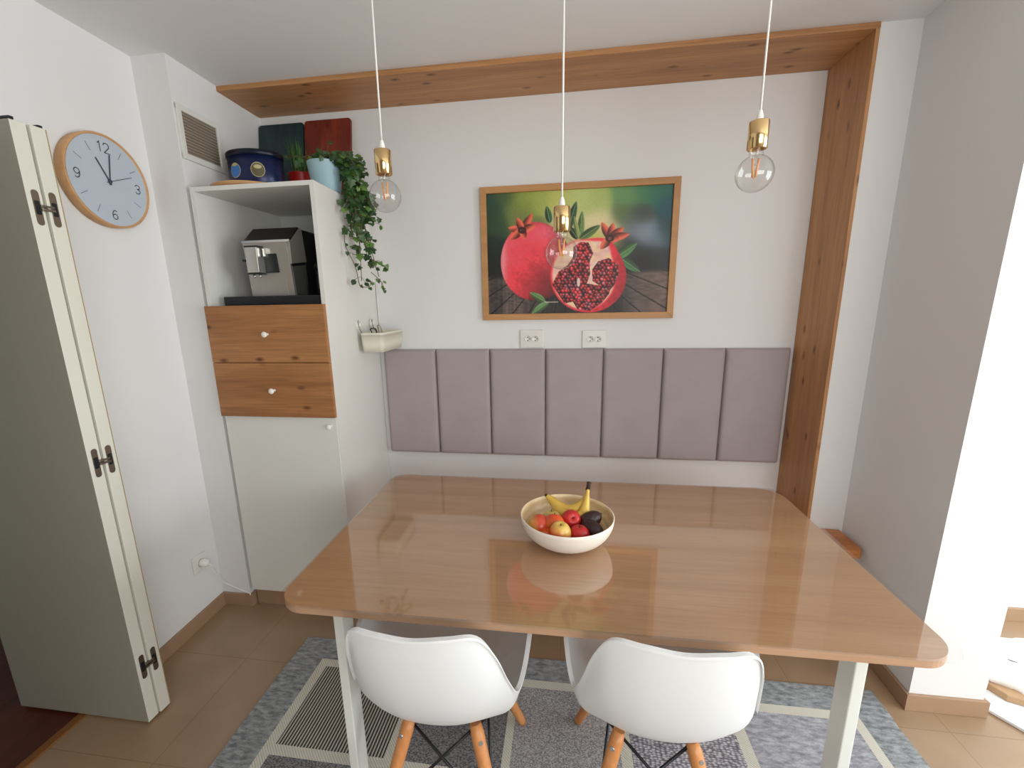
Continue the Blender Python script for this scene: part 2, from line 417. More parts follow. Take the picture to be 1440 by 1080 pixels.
# ------------------------------------------------------------------ upholstered panels
zT, zB = 1.2456, .648
plab = ['grey velvet wall panel touching the white cabinet, first of the seven',
        'grey velvet wall panel second from the cabinet, right of the one under the hanging basket',
        'grey velvet wall panel third from the cabinet, below the left double socket',
        'grey velvet wall panel fourth from the cabinet, in the middle of the row of seven',
        'grey velvet wall panel fifth from the cabinet, just right of the socket over the middle panel',
        'grey velvet wall panel sixth from the cabinet, last but one before the oak upright',
        'grey velvet wall panel touching the oak upright, last of the seven']
def panel_mesh(x0, x1):
    m = MB(); nx, nz = 26, 44; d = .040
    P = []
    for j in range(nz+1):
        row = []
        for i in range(nx+1):
            a = i/nx; c = j/nz
            # denser sampling near the edges
            u = .5-.5*math.cos(PI*a); w = .5-.5*math.cos(PI*c)
            X = x0+(x1-x0)*u; Z = zB+(zT-zB)*w
            e = min(X-x0, x1-X); g = min(Z-zB, zT-Z); R = .02
            fe = math.sqrt(max(0, 1-max(0, 1-e/R)**2)); fg = math.sqrt(max(0, 1-max(0, 1-g/R)**2))
            dep = .012+(d-.012)*fe*fg
            puff = .004*math.sin(PI*u)*math.sin(PI*w)
            row.append((X, -dep-puff+.002, Z))
        P.append(row)
    R = m.grid(P)
    bd = [R[0][i] for i in range(nx+1)] + [R[j][nx] for j in range(1, nz+1)] + [R[nz][i] for i in range(nx-1, -1, -1)] + [R[j][0] for j in range(nz-1, 0, -1)]
    bk = [m.bm.verts.new((v.co.x, -.0005, v.co.z)) for v in bd]
    n = len(bd)
    for i in range(n):
        m.bm.faces.new((bd[i], bk[i], bk[(i+1) % n], bd[(i+1) % n]))
    m.bm.faces.new(bk)
    return m
for i in range(7):
    m = panel_mesh(.3*i+.0012, .3*(i+1)-.0012 if i < 6 else 2.1)
    o = m.build('wall_panel', M_velvet, loc=(.3*i+.15, 0, zB))
    tag(o, plab[i], 'wall panel', 'grey velvet panels along the back wall')

# ------------------------------------------------------------------ double sockets on the back wall
def double_socket(x0, x1, z0, z1, label):
    t = thing('double_socket', label, 'power socket', ((x0+x1)/2, 0, (z0+z1)/2), 'double sockets above the velvet panels')
    m = MB(); m.box(x0, x1, -.010, -.0003, z0, z1, .004, 3); m.build('plate', M_socket, t)
    m = MB(); m.box(x0+.012, x1-.012, -.0115, -.0095, z0+.012, z1-.012, .0008); m.build('insert', M_socket, t)
    for s in (-1, 1):
        cx = (x0+x1)/2+s*.0195; cz = (z0+z1)/2
        M = Matrix.Rotation(PI/2, 4, 'X')
        m = MB(); m.lathe([(.0185, .0115), (.0185, .0150), (.0168, .0152), (.0160, .0118), (0, .0117)], 24, (cx, 0, cz), M)
        r = m.build('outlet_ring', M_socket, t)
        m = MB()
        for a, q in ((PI/2, .0031), (PI/2+PI, .0031)):
            m.lathe([(q, .0119), (0, .0120)], 10, (cx-.001, 0, cz+.0085*math.sin(a)), M)
        m.lathe([(.0026, .0119), (0, .0132)], 10, (cx+.008, 0, cz), M)
        m.build('pin_hole', M_dark, r)
    return t
double_socket(.764, .888, 1.250, 1.345, 'white double wall socket under the left half of the picture')
double_socket(1.090, 1.213, 1.248, 1.340, 'white double wall socket under the right half of the picture')

# ------------------------------------------------------------------ pomegranate picture
px0, px1, pz0, pz1 = .5693, 1.5341, 1.3983, 2.0533; FW = .031
pic = thing('framed_picture', 'wood framed print of a whole and a cut pomegranate on the back wall', 'picture', ((px0+px1)/2, 0, pz0))
m = MB()
for (a, bb, c, d) in (((px0, pz0), (px1, pz0), (px1-FW, pz0+FW), (px0+FW, pz0+FW)), ((px1, pz0), (px1, pz1), (px1-FW, pz1-FW), (px1-FW, pz0+FW)),
                      ((px1, pz1), (px0, pz1), (px0+FW, pz1-FW), (px1-FW, pz1-FW)), ((px0, pz1), (px0, pz0), (px0+FW, pz0+FW), (px0+FW, pz1-FW))):
    MM = Matrix(((1, 0, 0, 0), (0, 0, -1, 0), (0, 1, 0, 0), (0, 0, 0, 1)))   # footprint xz, thickness toward -y
    m.prism([a, bb, c, d], .001, .022, bevel=.0015, M=MM)
m.build('frame', M_frame, pic)
# the print, painted vertex by vertex
def paint():
    NX, NY = 380, 258
    ax0, ax1, az0, az1 = px0+FW-.002, px1-FW+.002, pz0+FW-.002, pz1-FW+.002
    U, V = np.meshgrid(np.linspace(0, 1, NX), np.linspace(0, 1, NY))     # V from the top
    TL, TR, BR, BL = np.array((685, 273.)), np.array((947.4, 259.6)), np.array((937, 438.)), np.array((689.6, 442.7))
    X = (1-V)*((1-U)*TL[0]+U*TR[0])+V*((1-U)*BL[0]+U*BR[0])
    Y = (1-V)*((1-U)*TL[1]+U*TR[1])+V*((1-U)*BL[1]+U*BR[1])
    rs = np.random.RandomState(3)
    def vnoise(sx, sy, seed):
        r = np.random.RandomState(seed); g = r.rand(80, 80)
        a = (X-680)/sx; b = (Y-255)/sy
        i = np.clip(np.floor(a).astype(int), 0, 78) % 79; j = np.clip(np.floor(b).astype(int), 0, 78) % 79; fa = a-np.floor(a); fb = b-np.floor(b)
        fa = fa*fa*(3-2*fa); fb = fb*fb*(3-2*fb)
        return (g[j, i]*(1-fa)+g[j, i+1]*fa)*(1-fb)+(g[j+1, i]*(1-fa)+g[j+1, i+1]*fa)*fb
    # blurred garden
    pts = [(690, 285, 38, 72, 58), (700, 310, 48, 76, 46), (690, 350, 26, 44, 36), (712, 275, 70, 92, 48), (738, 280, 132, 146, 56), (728, 300, 112, 124, 60),
           (765, 275, 150, 160, 70), (790, 280, 176, 178, 86), (820, 280, 172, 184, 104), (800, 310, 186, 176, 122), (845, 285, 158, 174, 92), (848, 308, 206, 190, 142),
           (862, 325, 196, 172, 120), (846, 340, 178, 176, 70), (885, 275, 98, 144, 84), (905, 268, 66, 122, 82), (930, 270, 44, 106, 86), (945, 285, 22, 78, 92),
           (880, 300, 92, 112, 66), (900, 302, 62, 72, 66), (893, 318, 104, 114, 122), (905, 325, 128, 140, 158), (922, 335, 104, 120, 138), (940, 325, 40, 70, 74),
           (890, 345, 46, 50, 52), (915, 355, 34, 36, 38), (935, 360, 34, 40, 40), (870, 350, 84, 92, 50), (700, 370, 24, 32, 28), (760, 330, 110, 120, 60), (905, 372, 26, 24, 24), (860, 372, 30, 30, 26)]
    W = np.zeros_like(X); C = np.zeros(X.shape+(3,))
    for (x, y, r, g, b) in pts:
        w = np.exp(-((X-x)**2+(Y-y)**2)/(2*10.**2))+1e-9/(1+(X-x)**2+(Y-y)**2); W += w
        for k, c in enumerate((r, g, b)): C[..., k] += w*c
    C /= W[..., None]
    g_ = C.mean(-1, keepdims=True); C = g_+(C-g_)*.82
    def blend(mask, col):
        mm = np.clip(mask, 0, 1)[..., None]
        cc = np.array(col, float) if not isinstance(col, np.ndarray) else col
        C[:] = C*(1-mm)+cc*mm
    ss = lambda a, b, x: np.clip((x-a)/(b-a), 0, 1)**2*(3-2*np.clip((x-a)/(b-a), 0, 1))
    # weathered planks
    hor = 388-(X-690)*.045
    t = ss(-4, 5, Y-hor)
    vx, vy = 800., 345.
    ang = np.arctan2(X-vx, Y-vy)
    grain = vnoise(2.6, 1.5, 5)*.55+vnoise(7, 2.2, 6)*.45
    base = np.stack([54+66*grain, 48+58*grain, 46+54*grain], -1)
    rt = ss(880, 930, X)[..., None]
    base = base*(1-rt*.5)+np.stack([96+70*grain, 76+56*grain, 66+48*grain], -1)*(rt*.5)
    dk = (1-ss(0, 22, np.abs(X-700)))*.35+ss(735, 790, X)*(1-ss(865, 895, X))*.75
    base *= (1-.6*np.clip(dk, 0, 1))[..., None]
    a2 = ang*6.0
    seam = np.abs(a2-np.round(a2)) < .045
    blend(t, base); blend(t*seam*.85, (16, 14, 14))
    # leaves behind
    def leaf(x0, y0, x1, y1, wd, col, vein=(150, 170, 110)):
        L = math.hypot(x1-x0, y1-y0); dx, dy = (x1-x0)/L, (y1-y0)/L
        s = ((X-x0)*dx+(Y-y0)*dy)/L; q = (X-x0)*-dy+(Y-y0)*dx
        ww = 1.25*wd*.62*np.sin(PI*np.clip(s, 0, 1)**.8)**.7
        mk = ((s > 0) & (s < 1)).astype(float)*ss(.9, -.5, np.abs(q)-ww)
        sh = np.clip(.78+.35*q/(wd+.01), .4, 1.3)
        blend(mk, np.stack([col[k]*sh for k in range(3)], -1))
        blend(mk*(np.abs(q) < .45)*.6, vein)
    leaf(778, 312, 773, 289, 6, (62, 104, 70)); leaf(803, 322, 815, 283, 7, (62, 92, 66)); leaf(817, 334, 804, 316, 6, (38, 62, 40))
    leaf(820, 334, 823, 296, 6, (112, 140, 84)); leaf(818, 333, 812, 303, 4, (150, 164, 94)); leaf(820, 334, 848, 315, 7, (92, 116, 68))
    leaf(868, 361, 898, 340, 8, (92, 136, 84)); leaf(878, 362, 902, 380, 8, (76, 122, 84))
    # whole fruit
    def ball(cx, cy, rx, ry, power=2.):
        return ((np.abs(X-cx)/rx)**power+(np.abs(Y-cy)/ry)**power)
    d = ball(757, 366, 50, 55.5, 2.05)
    nx = (X-757)/50; ny = (Y-366)/55.5
    shade = np.clip(.98-.26*nx-.20*ny-.30*np.clip(d, 0, 1)**3*(nx > -.2), .25, 1.25)
    top = np.exp(-(((X-772)/24)**2+((Y-325)/14)**2))
    lowd = np.exp(-(((X-772)/26)**2+((Y-398)/24)**2))
    rim = np.exp(-((nx+.93)**2/.012))*np.exp(-(ny/.75)**2)
    n1 = vnoise(3, 3, 11)*.12+vnoise(9, 8, 12)*.14
    red = np.stack([206*shade, 54*shade+12, 62*shade+14], -1)*(0.88+n1)[..., None]
    red = red*(1-.62*top[..., None])+np.array((206, 104, 122))*.62*top[..., None]
    red = red*(1-.45*lowd[..., None])+np.array((96, 36, 34))*.45*lowd[..., None]
    red = red*(1-.55*rim[..., None])+np.array((222, 168, 170))*.55*rim[..., None]
    blend(ss(1.02, .97, d), red)
    # crowns
    def crown(cx, cy, tips, col, wd):
        for (tx, ty) in tips: leaf2(cx, cy, tx, ty, wd, col)
        dd = ((X-cx)/6.5)**2+((Y-cy)/5)**2
        blend(ss(1.1, .6, dd), (58, 26, 24)); blend(ss(.5, .2, ((X-cx)/5)**2+((Y-cy)/3.5)**2)*(vnoise(1.2, 1.2, 21) > .55), (120, 84, 60))
    def leaf2(x0, y0, x1, y1, wd, col):
        L = math.hypot(x1-x0, y1-y0); dx, dy = (x1-x0)/L, (y1-y0)/L
        s = ((X-x0)*dx+(Y-y0)*dy)/L; q = (X-x0)*-dy+(Y-y0)*dx
        ww = wd*.95*np.sin(PI*np.clip(.16+.84*s, 0, 1))**.75
        mk = ((s > -.1) & (s < 1)).astype(float)*ss(.8, -.4, np.abs(q)-ww)
        sh = np.clip(.72+.5*s+.12*q, .45, 1.25)
        blend(mk, np.stack([col[k]*sh for k in range(3)], -1))
    crown(738, 322, [(718, 319), (720, 335), (753, 299), (757, 315), (731, 305), (742, 334)], (172, 84, 66), 5.2)
    # cut fruit
    th = np.arctan2(Y-386, X-831); r0 = np.hypot((X-831)/52.5, (Y-386)/53.)
    bump = .10*np.exp(-((th+1.05)/.30)**2)-.035*np.exp(-((th+1.75)/.25)**2)
    rr = r0/(1+bump)
    sk = np.clip(1.05-.25*ss(.2, 1, (X-831)/52)-.12*(Y-386)/53, .5, 1.2)
    skin = np.stack([204*sk, 50*sk, 62*sk], -1)*(0.92+vnoise(4, 4, 31)*.15)[..., None]
    blend(ss(1.02, .985, rr), skin)
    f0 = np.hypot((X-825)/44.5, (Y-385)/50.); f0 = f0/(1+.16*np.exp(-((np.arctan2(Y-385, X-825)+.95)/.28)**2))
    flesh = np.stack([226-20*vnoise(5, 5, 41), 196-34*vnoise(5, 5, 41), 172-30*vnoise(4, 4, 42)], -1)
    blend(ss(1.02, .96, f0), flesh)
    edge = np.exp(-((f0-1.0)/.035)**2); blend(edge*.5, (214, 90, 96))
    # aril chambers as polygons
    def poly(P):
        ins = np.zeros(X.shape, bool); n = len(P)
        for i in range(n):
            (xa, ya), (xb, yb) = P[i], P[(i+1) % n]
            cr = ((ya > Y) != (yb > Y)) & (X < (xb-xa)*(Y-ya)/(yb-ya+1e-9)+xa); ins ^= cr
        return ins
    q = lambda L: [(700+a/6, 270+b/6) for a, b in L]
    cham = [q([(665, 450), (720, 410), (790, 410), (830, 500), (800, 580), (805, 680), (770, 780), (700, 840), (660, 920), (590, 935), (530, 840), (485, 770), (540, 660), (620, 600), (660, 540)]),
            q([(820, 640), (870, 570), (960, 540), (1035, 600), (1040, 680), (1005, 770), (950, 840), (900, 790), (825, 740)]),
            q([(700, 840), (780, 760), (900, 780), (975, 800), (960, 850), (900, 930), (800, 1000), (700, 985), (660, 920)])]
    inside = poly(cham[0]) | poly(cham[1]) | poly(cham[2])
    sx, sy = [], []
    st = 4.9; row = 0; yy = 335.
    while yy < 442:
        xx = 778.+(row % 2)*st/2
        while xx < 878:
            sx.append(xx+rs.uniform(-1.2, 1.2)); sy.append(yy+rs.uniform(-1.2, 1.2)); xx += st
        yy += st*.88; row += 1
    sx = np.array(sx); sy = np.array(sy)
    ii = np.where(inside); XI = X[ii]; YI = Y[ii]
    D = (XI[:, None]-sx[None])**2+(YI[:, None]-sy[None])**2; k = D.argmin(1); dm = np.sqrt(D[np.arange(len(k)), k])/2.75
    tone = rs.rand(len(sx)); cv = rs.rand(len(sx))
    bc = np.stack([104+112*tone, 16+38*tone+46*(cv > .8), 26+34*tone+50*(cv > .8)], -1)[k]*(.72+.5*vnoise(9, 9, 61)[ii])[:, None]
    hx = np.exp(-(((XI-sx[k]+.5)/.95)**2+((YI-sy[k]+.7)/.95)**2))
    colr = bc*(1.05-.72*np.clip(dm, 0, 1.1)**2.4)[:, None]
    colr = colr*(1-.55*hx[:, None])+np.array((244, 176, 176))*.55*hx[:, None]
    C[ii] = np.clip(colr, 8, 255)
    blend(ss(1.1, .7, ((X-818)/2.4)**2+((Y-395)/7)**2), (206, 186, 176))
    blend(ss(1.1, .7, ((X-814)/1.6)**2+((Y-392)/6)**2)*.8, (44, 20, 24))
    crown(861, 333, [(850, 311), (866, 312), (880, 318), (888, 327), (848, 348), (874, 334)], (170, 84, 66), 5.4)
    # twig and leaves in front
    leaf(771, 423, 749, 410, 6.5, (104, 142, 92)); leaf(776, 424, 752, 441, 6.5, (110, 148, 100))
    blend(((Y > 423) & (Y < 424.6) & (X > 770) & (X < 789)).astype(float)*.8, (188, 178, 160))
    C = 118+(C-118)*1.14+vnoise(2.2, 2.2, 77)[..., None]*6-3
    C2 = np.clip(C/255, .02, 1); lin = np.where(C2 <= .04045, C2/12.92, ((C2+.055)/1.055)**2.4)
    me = bpy.data.meshes.new('print')
    co = np.zeros((NY, NX, 3)); co[..., 0] = ax0+(ax1-ax0)*U; co[..., 1] = -.008; co[..., 2] = az1-(az1-az0)*V
    L0 = np.array(world_loc(pic)); co = (co-L0).reshape(-1, 3)
    idx = np.arange(NX*NY).reshape(NY, NX)
    F = np.stack([idx[:-1, :-1], idx[1:, :-1], idx[1:, 1:], idx[:-1, 1:]], -1).reshape(-1, 4)
    me.vertices.add(len(co)); me.vertices.foreach_set('co', co.ravel())
    me.loops.add(F.size); me.loops.foreach_set('vertex_index', F.ravel().astype(np.int32))
    me.polygons.add(len(F)); me.polygons.foreach_set('loop_start', np.arange(0, F.size, 4, dtype=np.int32)); me.update(calc_edges=True); me.validate()
    at = me.color_attributes.new('Col', 'FLOAT_COLOR', 'POINT')
    rgba = np.ones((NY*NX, 4), np.float32); rgba[:, :3] = np.clip(lin.reshape(-1, 3)*1.15, 0, .9); at.data.foreach_set('color', rgba.ravel())
    mt, nt, b = new_mat('printed_pomegranates'); vc = nt.nodes.new('ShaderNodeVertexColor'); vc.layer_name = 'Col'
    nt.links.new(vc.outputs[0], b.inputs['Base Color']); b.inputs['Roughness'].default_value = .5
    me.materials.append(mt)
    o = bpy.data.objects.new('print', me); COL.objects.link(o); o.parent = pic
paint()
m = MB(); m.box(px0+.006, px1-.006, -.007, -.0006, pz0+.006, pz1-.006); m.build('backing', M_dark, pic)

# ------------------------------------------------------------------ tall cabinet
c0, c1, yf, zc, zo, zd1, zd2, kk = -.5487, .0039, -.5903, 1.9813, 1.4977, 1.2524, 1.0059, .0977
cab = thing('tall_cabinet', 'tall white cabinet with open coffee niche and two oak drawers', 'cabinet', ((c0+c1)/2, -.3, 0))
yb_ = -.002; T = .018; SK = .030           # SK: the right side runs slightly inward toward the wall
def side(x0, x1, xs, z0, z1, y0=yf, y1=yb_):
    m = MB(); m.prism([(x0, y0), (x1, y0), (x1+xs, y1), (x0+xs, y1)], z0, z1, bevel=.0012); return m
ybf = yf+.019                               # fronts stand proud of the carcass
side(c1-T, c1, -SK, 0, zc).build('side_panel', M_white, cab)
side(c0, c0+T, 0, kk, zc, yf, -.002).build('side_panel', M_white, cab)
m = MB(); m.prism([(c0+T, yf+.0005), (c1-T, yf+.0005), (c1-T-SK, yb_), (c0+T, yb_)], zc-T, zc, bevel=.0008); m.build('top_panel', M_white, cab)
m = MB(); m.prism([(c0+T, ybf), (c1-T, ybf), (c1-T-SK, yb_), (c0+T, yb_)], zo-T, zo-.0008); m.build('shelf', M_whiteshade, cab)
m = MB(); m.box(c0+T, c1-T-SK, -.012, -.003, zo, zc-T); m.build('back_panel', M_whiteshade, cab)
m = MB(); m.box(c0+.001, c1-T, yf+.025, yf+.037, 0, kk-.003); m.build('kick_board', M_skirt, cab)
def knob(x, y, z, parent):
    M = Matrix.Rotation(PI/2, 4, 'X')
    m = MB(); m.lathe([(.0055, 0), (.005, .010), (.0058, .014), (.0115, .019), (.0125, .024), (.010, .029), (0, .030)], 20, (x, y, z), M)
    m.build('knob', M_gloss_white, parent)
dx0, dx1 = c0-.002, c1-.001
m = MB(); m.box(dx0, dx1, yf-.020, ybf-.019, zd1+.0015, zo+.001, .001); d1 = m.build('drawer', M_oakd, cab); knob(-.266, yf-.020, 1.376, d1)
m = MB(); m.box(dx0, dx1, yf-.020, ybf-.019, zd2+.0015, zd1-.0015, .001); d2 = m.build('drawer', M_oakd2, cab); knob(-.268, yf-.020, 1.130, d2)
m = MB(); m.box(dx0+.003, dx1-T*.2, yf-.002, yf+.016, kk, zd2-.0015, .001)
dr = m.build('cabinet_door', M_white, cab); knob(-.028, yf-.002, .966, dr)
m = MB(); m.prism([(-.5675, -.552), (c0, -.552), (c0, -.30), (-.575, -.30)], .070, zc-.002); m.build('filler_strip', M_white, cab)

# ------------------------------------------------------------------ coffee machine on its black drawer tray
t = thing('capsule_drawer', 'flat black drawer box under the coffee machine', 'drawer box', (-.26, -.35, zo))
m = MB(); m.box(-.497, -.036, -.553, -.12, zo+.0005, zo+.040, .003); m.build('box_body', M_blackp, t)
m = MB(); m.box(-.49, -.043, -.5565, -.5525, zo+.004, zo+.037, .0015); m.build('drawer_front', M_black, t)
zb = zo+.0405
cm = thing('coffee_machine', 'silver and black bean-to-cup coffee machine in the cabinet niche', 'coffee machine', (-.29, -.33, zb))
x0, x1 = -.405, -.195; xr = x1+.012
YF, YB = -.50, -.13
# side-profile body in black; the front leans outward toward the top
MYZ = Matrix(((0, 0, 1, 0), (1, 0, 0, 0), (0, 1, 0, 0), (0, 0, 0, 1)))   # footprint (y,z) extruded along x
m = MB(); m.prism([(YF+.024, zb), (YB, zb), (YB, zb+.29), (YF+.13, zb+.292), (YF+.075, zb+.292), (YF+.012, zb+.228)], x0+.004, x1-.0005, M=MYZ, bevel=.004); m.build('body', M_blackp, cm)
m = MB(); m.prism([(YF+.014, zb+.001), (YF+.024, zb+.001), (YF+.008, zb+.226), (YF-.008, zb+.226)], x0, x1, M=MYZ, bevel=.003); m.build('front_panel', M_silver, cm)
m = MB(); m.prism([(YF-.004, zb+.135), (YF+.115, zb+.150), (YF+.10, zb+.292), (YF+.075, zb+.294), (YF-.003, zb+.232)], x1+.0, xr, M=MYZ, bevel=.002)
m.build('side_panel', M_silver, cm)
m = MB(); m.prism([(YF+.012, zb+.001), (YF+.10, zb+.001), (YF+.11, zb+.138), (YF+.003, zb+.125)], x1, xr-.003, M=MYZ, bevel=.002); m.build('side_panel', M_silver3, cm)
m = MB(); m.prism([(YF+.115, zb+.001), (YB-.01, zb+.001), (YB-.01, zb+.285), (YF+.112, zb+.285)], x1, xr-.005, M=MYZ, bevel=.002); m.build('side_panel', M_blackp, cm)
m = MB(); m.prism([(YF-.004, zb+.234), (YF+.002, zb+.229), (YF+.078, zb+.291), (YF+.074, zb+.297)], x0, xr, M=MYZ, bevel=.002); cp = m.build('control_panel', M_darkgloss, cm)
m = MB(); m.prism([(YF-.0095, zb+.2265), (YF+.002, zb+.2265), (YF+.001, zb+.2335), (YF-.0065, zb+.2365)], x0-.0015, xr+.001, M=MYZ); m.build('edge_strip', M_silver2, cp)
m = MB(); m.box(x0+.05, x0+.155, YF-.0035, YF+.006, zb+.10, zb+.205, .002); m.build('cup_recess', M_black, cm)
m = MB(); m.box(x0+.040, x0+.095, YF-.052, YF-.002, zb+.098, zb+.205, .004, 3); sp = m.build('coffee_spout', M_silver2, cm)
m = MB(); m.box(x0+.036, x0+.099, YF-.05, YF-.002, zb+.2052, zb+.2105, .001); m.build('spout_edge', M_blackp, sp)
m = MB(); m.box(x0+.038, x0+.097, YF-.048, YF-.004, zb+.092, zb+.0978, .001); m.build('spout_edge', M_blackp, sp)
m = MB()
for q in (.056, .084): m.tube([(x0+q, YF-.03, zb+.092), (x0+q, YF-.03, zb+.078)], .0055, 12)
m.build('nozzle', M_silver2, sp)
m = MB(); m.box(x0+.100, x0+.115, YF-.022, YF-.002, zb+.165, zb+.204, .003); m.build('selector', M_silver2, cm)
m = MB(); m.tube([(x0+.03, YF-.003, zb+.15), (x0+.03, YF-.03, zb+.15), (x0+.012, YF-.034, zb+.152)], .005, 10); m.tube([(x0+.034, YF-.018, zb+.15), (x0+.034, YF-.02, zb+.128)], .0045, 10); m.build('steam_pipe', M_blackp, cm)
m = MB(); m.prism([(YF+.0105, zb+.0015), (YF+.016, zb+.0015), (YF+.012, zb+.078), (YF+.0055, zb+.078)], x0+.045, x1-.03, M=MYZ, bevel=.001); m.build('drip_tray_front', M_silver, cm)
jr = thing('dark_canister', 'tall dark smoked canister beside the coffee machine', 'canister', (-.085, -.42, zb))
m = MB(); m.lathe([(0, 0), (.036, 0), (.038, .004), (.038, .118), (.034, .124), (0, .124)], 28, (-.085, -.42, zb)); m.build('canister_body', M_darkgloss, jr)
m = MB(); m.lathe([(.0385, .120), (.0385, .134), (.03, .138), (0, .138)], 28, (-.085, -.42, zb)); m.build('lid', M_black, jr)

# ------------------------------------------------------------------ things on top of the cabinet
zt = zc+.0006
m = MB(); m.lathe([(0, 0), (.138, 0), (.160, .008), (.168, .017), (.166, .022), (.158, .0245), (0, .0245)], 56, (-.388, -.405, zt))
tag(m.build('round_board', M_board, loc=(-.385, -.405, zt)), 'round light wooden tray lying under the blue tin', 'tray')
M_tin = mat('navy_tin', srgb(22, 34, 78), .32, metal=.3, noise=(20, .1)); M_tinlid = mat('dark_tin_lid', srgb(16, 20, 40), .35, metal=.3)
tin = thing('biscuit_tin', 'oval navy blue tin with round pictures standing on the wooden tray', 'tin', (-.408, -.342, zt+.025))
tc_ = (-.408, -.342, zt+.0252); S = Matrix.Diagonal((1.12, .88, 1, 1))
m = MB(); m.lathe([(0, 0), (.104, 0), (.106, .002), (.110, .148), (0, .148)], 56, tc_, S); m.build('tin_body', M_tin, tin)
m = MB(); m.lathe([(.1105, .136), (.1125, .137), (.1125, .155), (.108, .159), (0, .160)], 56, tc_, S); m.build('lid', M_tinlid, tin)
def tin_pic(ang, rx, rz, cols):
    P = []; m = MB()
    ca, sa = math.cos(ang), math.sin(ang)
    for mi, (a, bz, sc, dz) in enumerate(cols):
        m.mi = mi
        cv = m.bm.verts.new(pt(ang, 0, dz, mi)); ring = []
        for k in range(24):
            q = 2*PI*k/24; ring.append(m.bm.verts.new(pt(ang, rx*1.1*sc*math.cos(q), dz+rz*sc*bz*math.sin(q), mi)))
        for k in range(24):
            f = m.bm.faces.new((cv, ring[k], ring[(k+1) % 24])); f.material_index = mi
    return m
def pt(ang, s, z, lay):
    a = ang+s/.115; r = .1075+.03*.0+ .0014+.0005*lay + (.04*(.05+z)*.05)
    return Vector((tc_[0]+1.12*r*math.cos(a), tc_[1]+.88*r*math.sin(a), tc_[2]+.074+z))
M_tb = mat('tin_sky_blue', srgb(58, 120, 196), .35); M_tw = mat('tin_cream', srgb(190, 178, 132), .4); M_tg = mat('tin_olive', srgb(96, 92, 60), .4)
tin_pic(math.radians(252), .024, .028, [(0, 1, 1.1, 0), (0, 1, 1., 0), (0, .35, .6, .022)]).build('picture_medallion', [M_tw, M_tb, M_tw], tin)
tin_pic(math.radians(302), .024, .028, [(0, 1, 1.1, 0), (0, 1, 1., 0), (0, .5, .6, .012)]).build('picture_medallion', [M_tw, M_tg, M_tw], tin)

M_teal = wood('teal_stained_board', srgb(20, 40, 42), srgb(28, 54, 56), srgb(40, 72, 70), 'Z', .5, seed=4.)
M_rust = wood('rust_stained_board', srgb(88, 30, 20), srgb(124, 46, 30), srgb(152, 66, 40), 'Z', .5, knots=.8, seed=6.)
def lean_board(xa, xb, top, name, mt, label):
    h = top-zt; lean = .07
    A = math.atan2(lean, h)
    M = Matrix.Translation((0, -.020-lean, zt+.006)) @ Matrix.Rotation(-A, 4, 'X')
    Lh = math.hypot(h, lean)
    MM = M @ Matrix(((1, 0, 0, 0), (0, 0, 1, 0), (0, 1, 0, 0), (0, 0, 0, 1)))
    m = MB(); m.prism(rrect(xa, xb, 0, Lh, .012, 5), -.008, .008, bevel=.002, M=MM)
    tag(m.build(name, mt, loc=((xa+xb)/2, -.08, zt)), label, 'board')
lean_board(-.582, -.334, 2.398, 'cutting_board', M_teal, 'dark teal wooden board leaning on the wall above the cabinet')
lean_board(-.326, -.078, 2.402, 'cutting_board', M_rust, 'rust red knotty wooden board leaning on the wall behind the ivy')

def tri_leaf(m, p, d, n, ln, wd, mi=0, lobes=False, cup=.15):
    """one leaf blade from p along d, facing n"""
    d = d.normalized(); sd = d.cross(n).normalized(); n = sd.cross(d).normalized()
    if lobes:   # ivy outline
        o = [(0, 0), (-.06, .30), (.02, .52), (.26, .34), (.42, .50), (.62, .26), (1.0, 0)]
    else:
        o = [(0, 0), (.25, .32), (.55, .36), (.8, .2), (1, 0)]
    L_ = [p+d*(a*ln)+sd*(b*wd)-n*(abs(b)*cup*wd) for a, b in o]; R_ = [p+d*(a*ln)-sd*(b*wd)-n*(abs(b)*cup*wd) for a, b in o]
    mid = [p+d*(a*ln*.999) for a, b in o]
    c = m.bm.verts.new(p+d*(.3*ln)+n*.0005)
    vL = [m.bm.verts.new(v) for v in L_]; vR = [m.bm.verts.new(v) for v in R_[1:-1]]
    ring = vL + vR[::-1]
    for i in range(len(ring)):
        f = m.bm.faces.new((c, ring[i], ring[(i+1) % len(ring)])); f.material_index = mi; f.smooth = False
M_leafs = [mat('ivy_leaf_dark', srgb(38, 68, 32), .4, noise=(40, .2)), mat('ivy_leaf_mid', srgb(50, 84, 38), .42, noise=(40, .2)), mat('ivy_leaf_young', srgb(92, 124, 52), .45, noise=(40, .2))]
M_stem = mat('ivy_stem', srgb(96, 84, 52), .6)
M_grass = [mat('grass_blade', srgb(78, 128, 44), .5, noise=(30, .15)), mat('grass_blade_dark', srgb(50, 92, 36), .5, noise=(30, .15))]
M_red = mat('red_pot', srgb(172, 30, 26), .35); M_soil = mat('potting_soil', srgb(46, 34, 26), .95, bump=(80, .6))
M_bluepot = mat('pale_blue_pot', srgb(154, 186, 196), .45, noise=(8, .02))
def pot(parent, c, r0, r1, h, mt, name='pot'):
    m = MB(); m.lathe([(0, 0), (r0, 0), (r0+.002, .003), (r1, h-.006), (r1+.002, h-.002), (r1, h), (r1-.004, h-.002), (r1-.006, h-.02), (r0-.005, .006), (0, .006)], 40, c)
    m.build(name, mt, parent)
    m = MB(); m.lathe([(r1-.0065, h-.022), (r1-.02, h-.017), (0, h-.015)], 30, c); m.build('soil', M_soil, parent)
gp = thing('potted_grass', 'bright red pot of tall green grass standing before the teal board', 'plant', (-.292, -.165, zt))
pot(gp, (-.292, -.165, zt), .050, .060, .142, M_red)
m = MB()
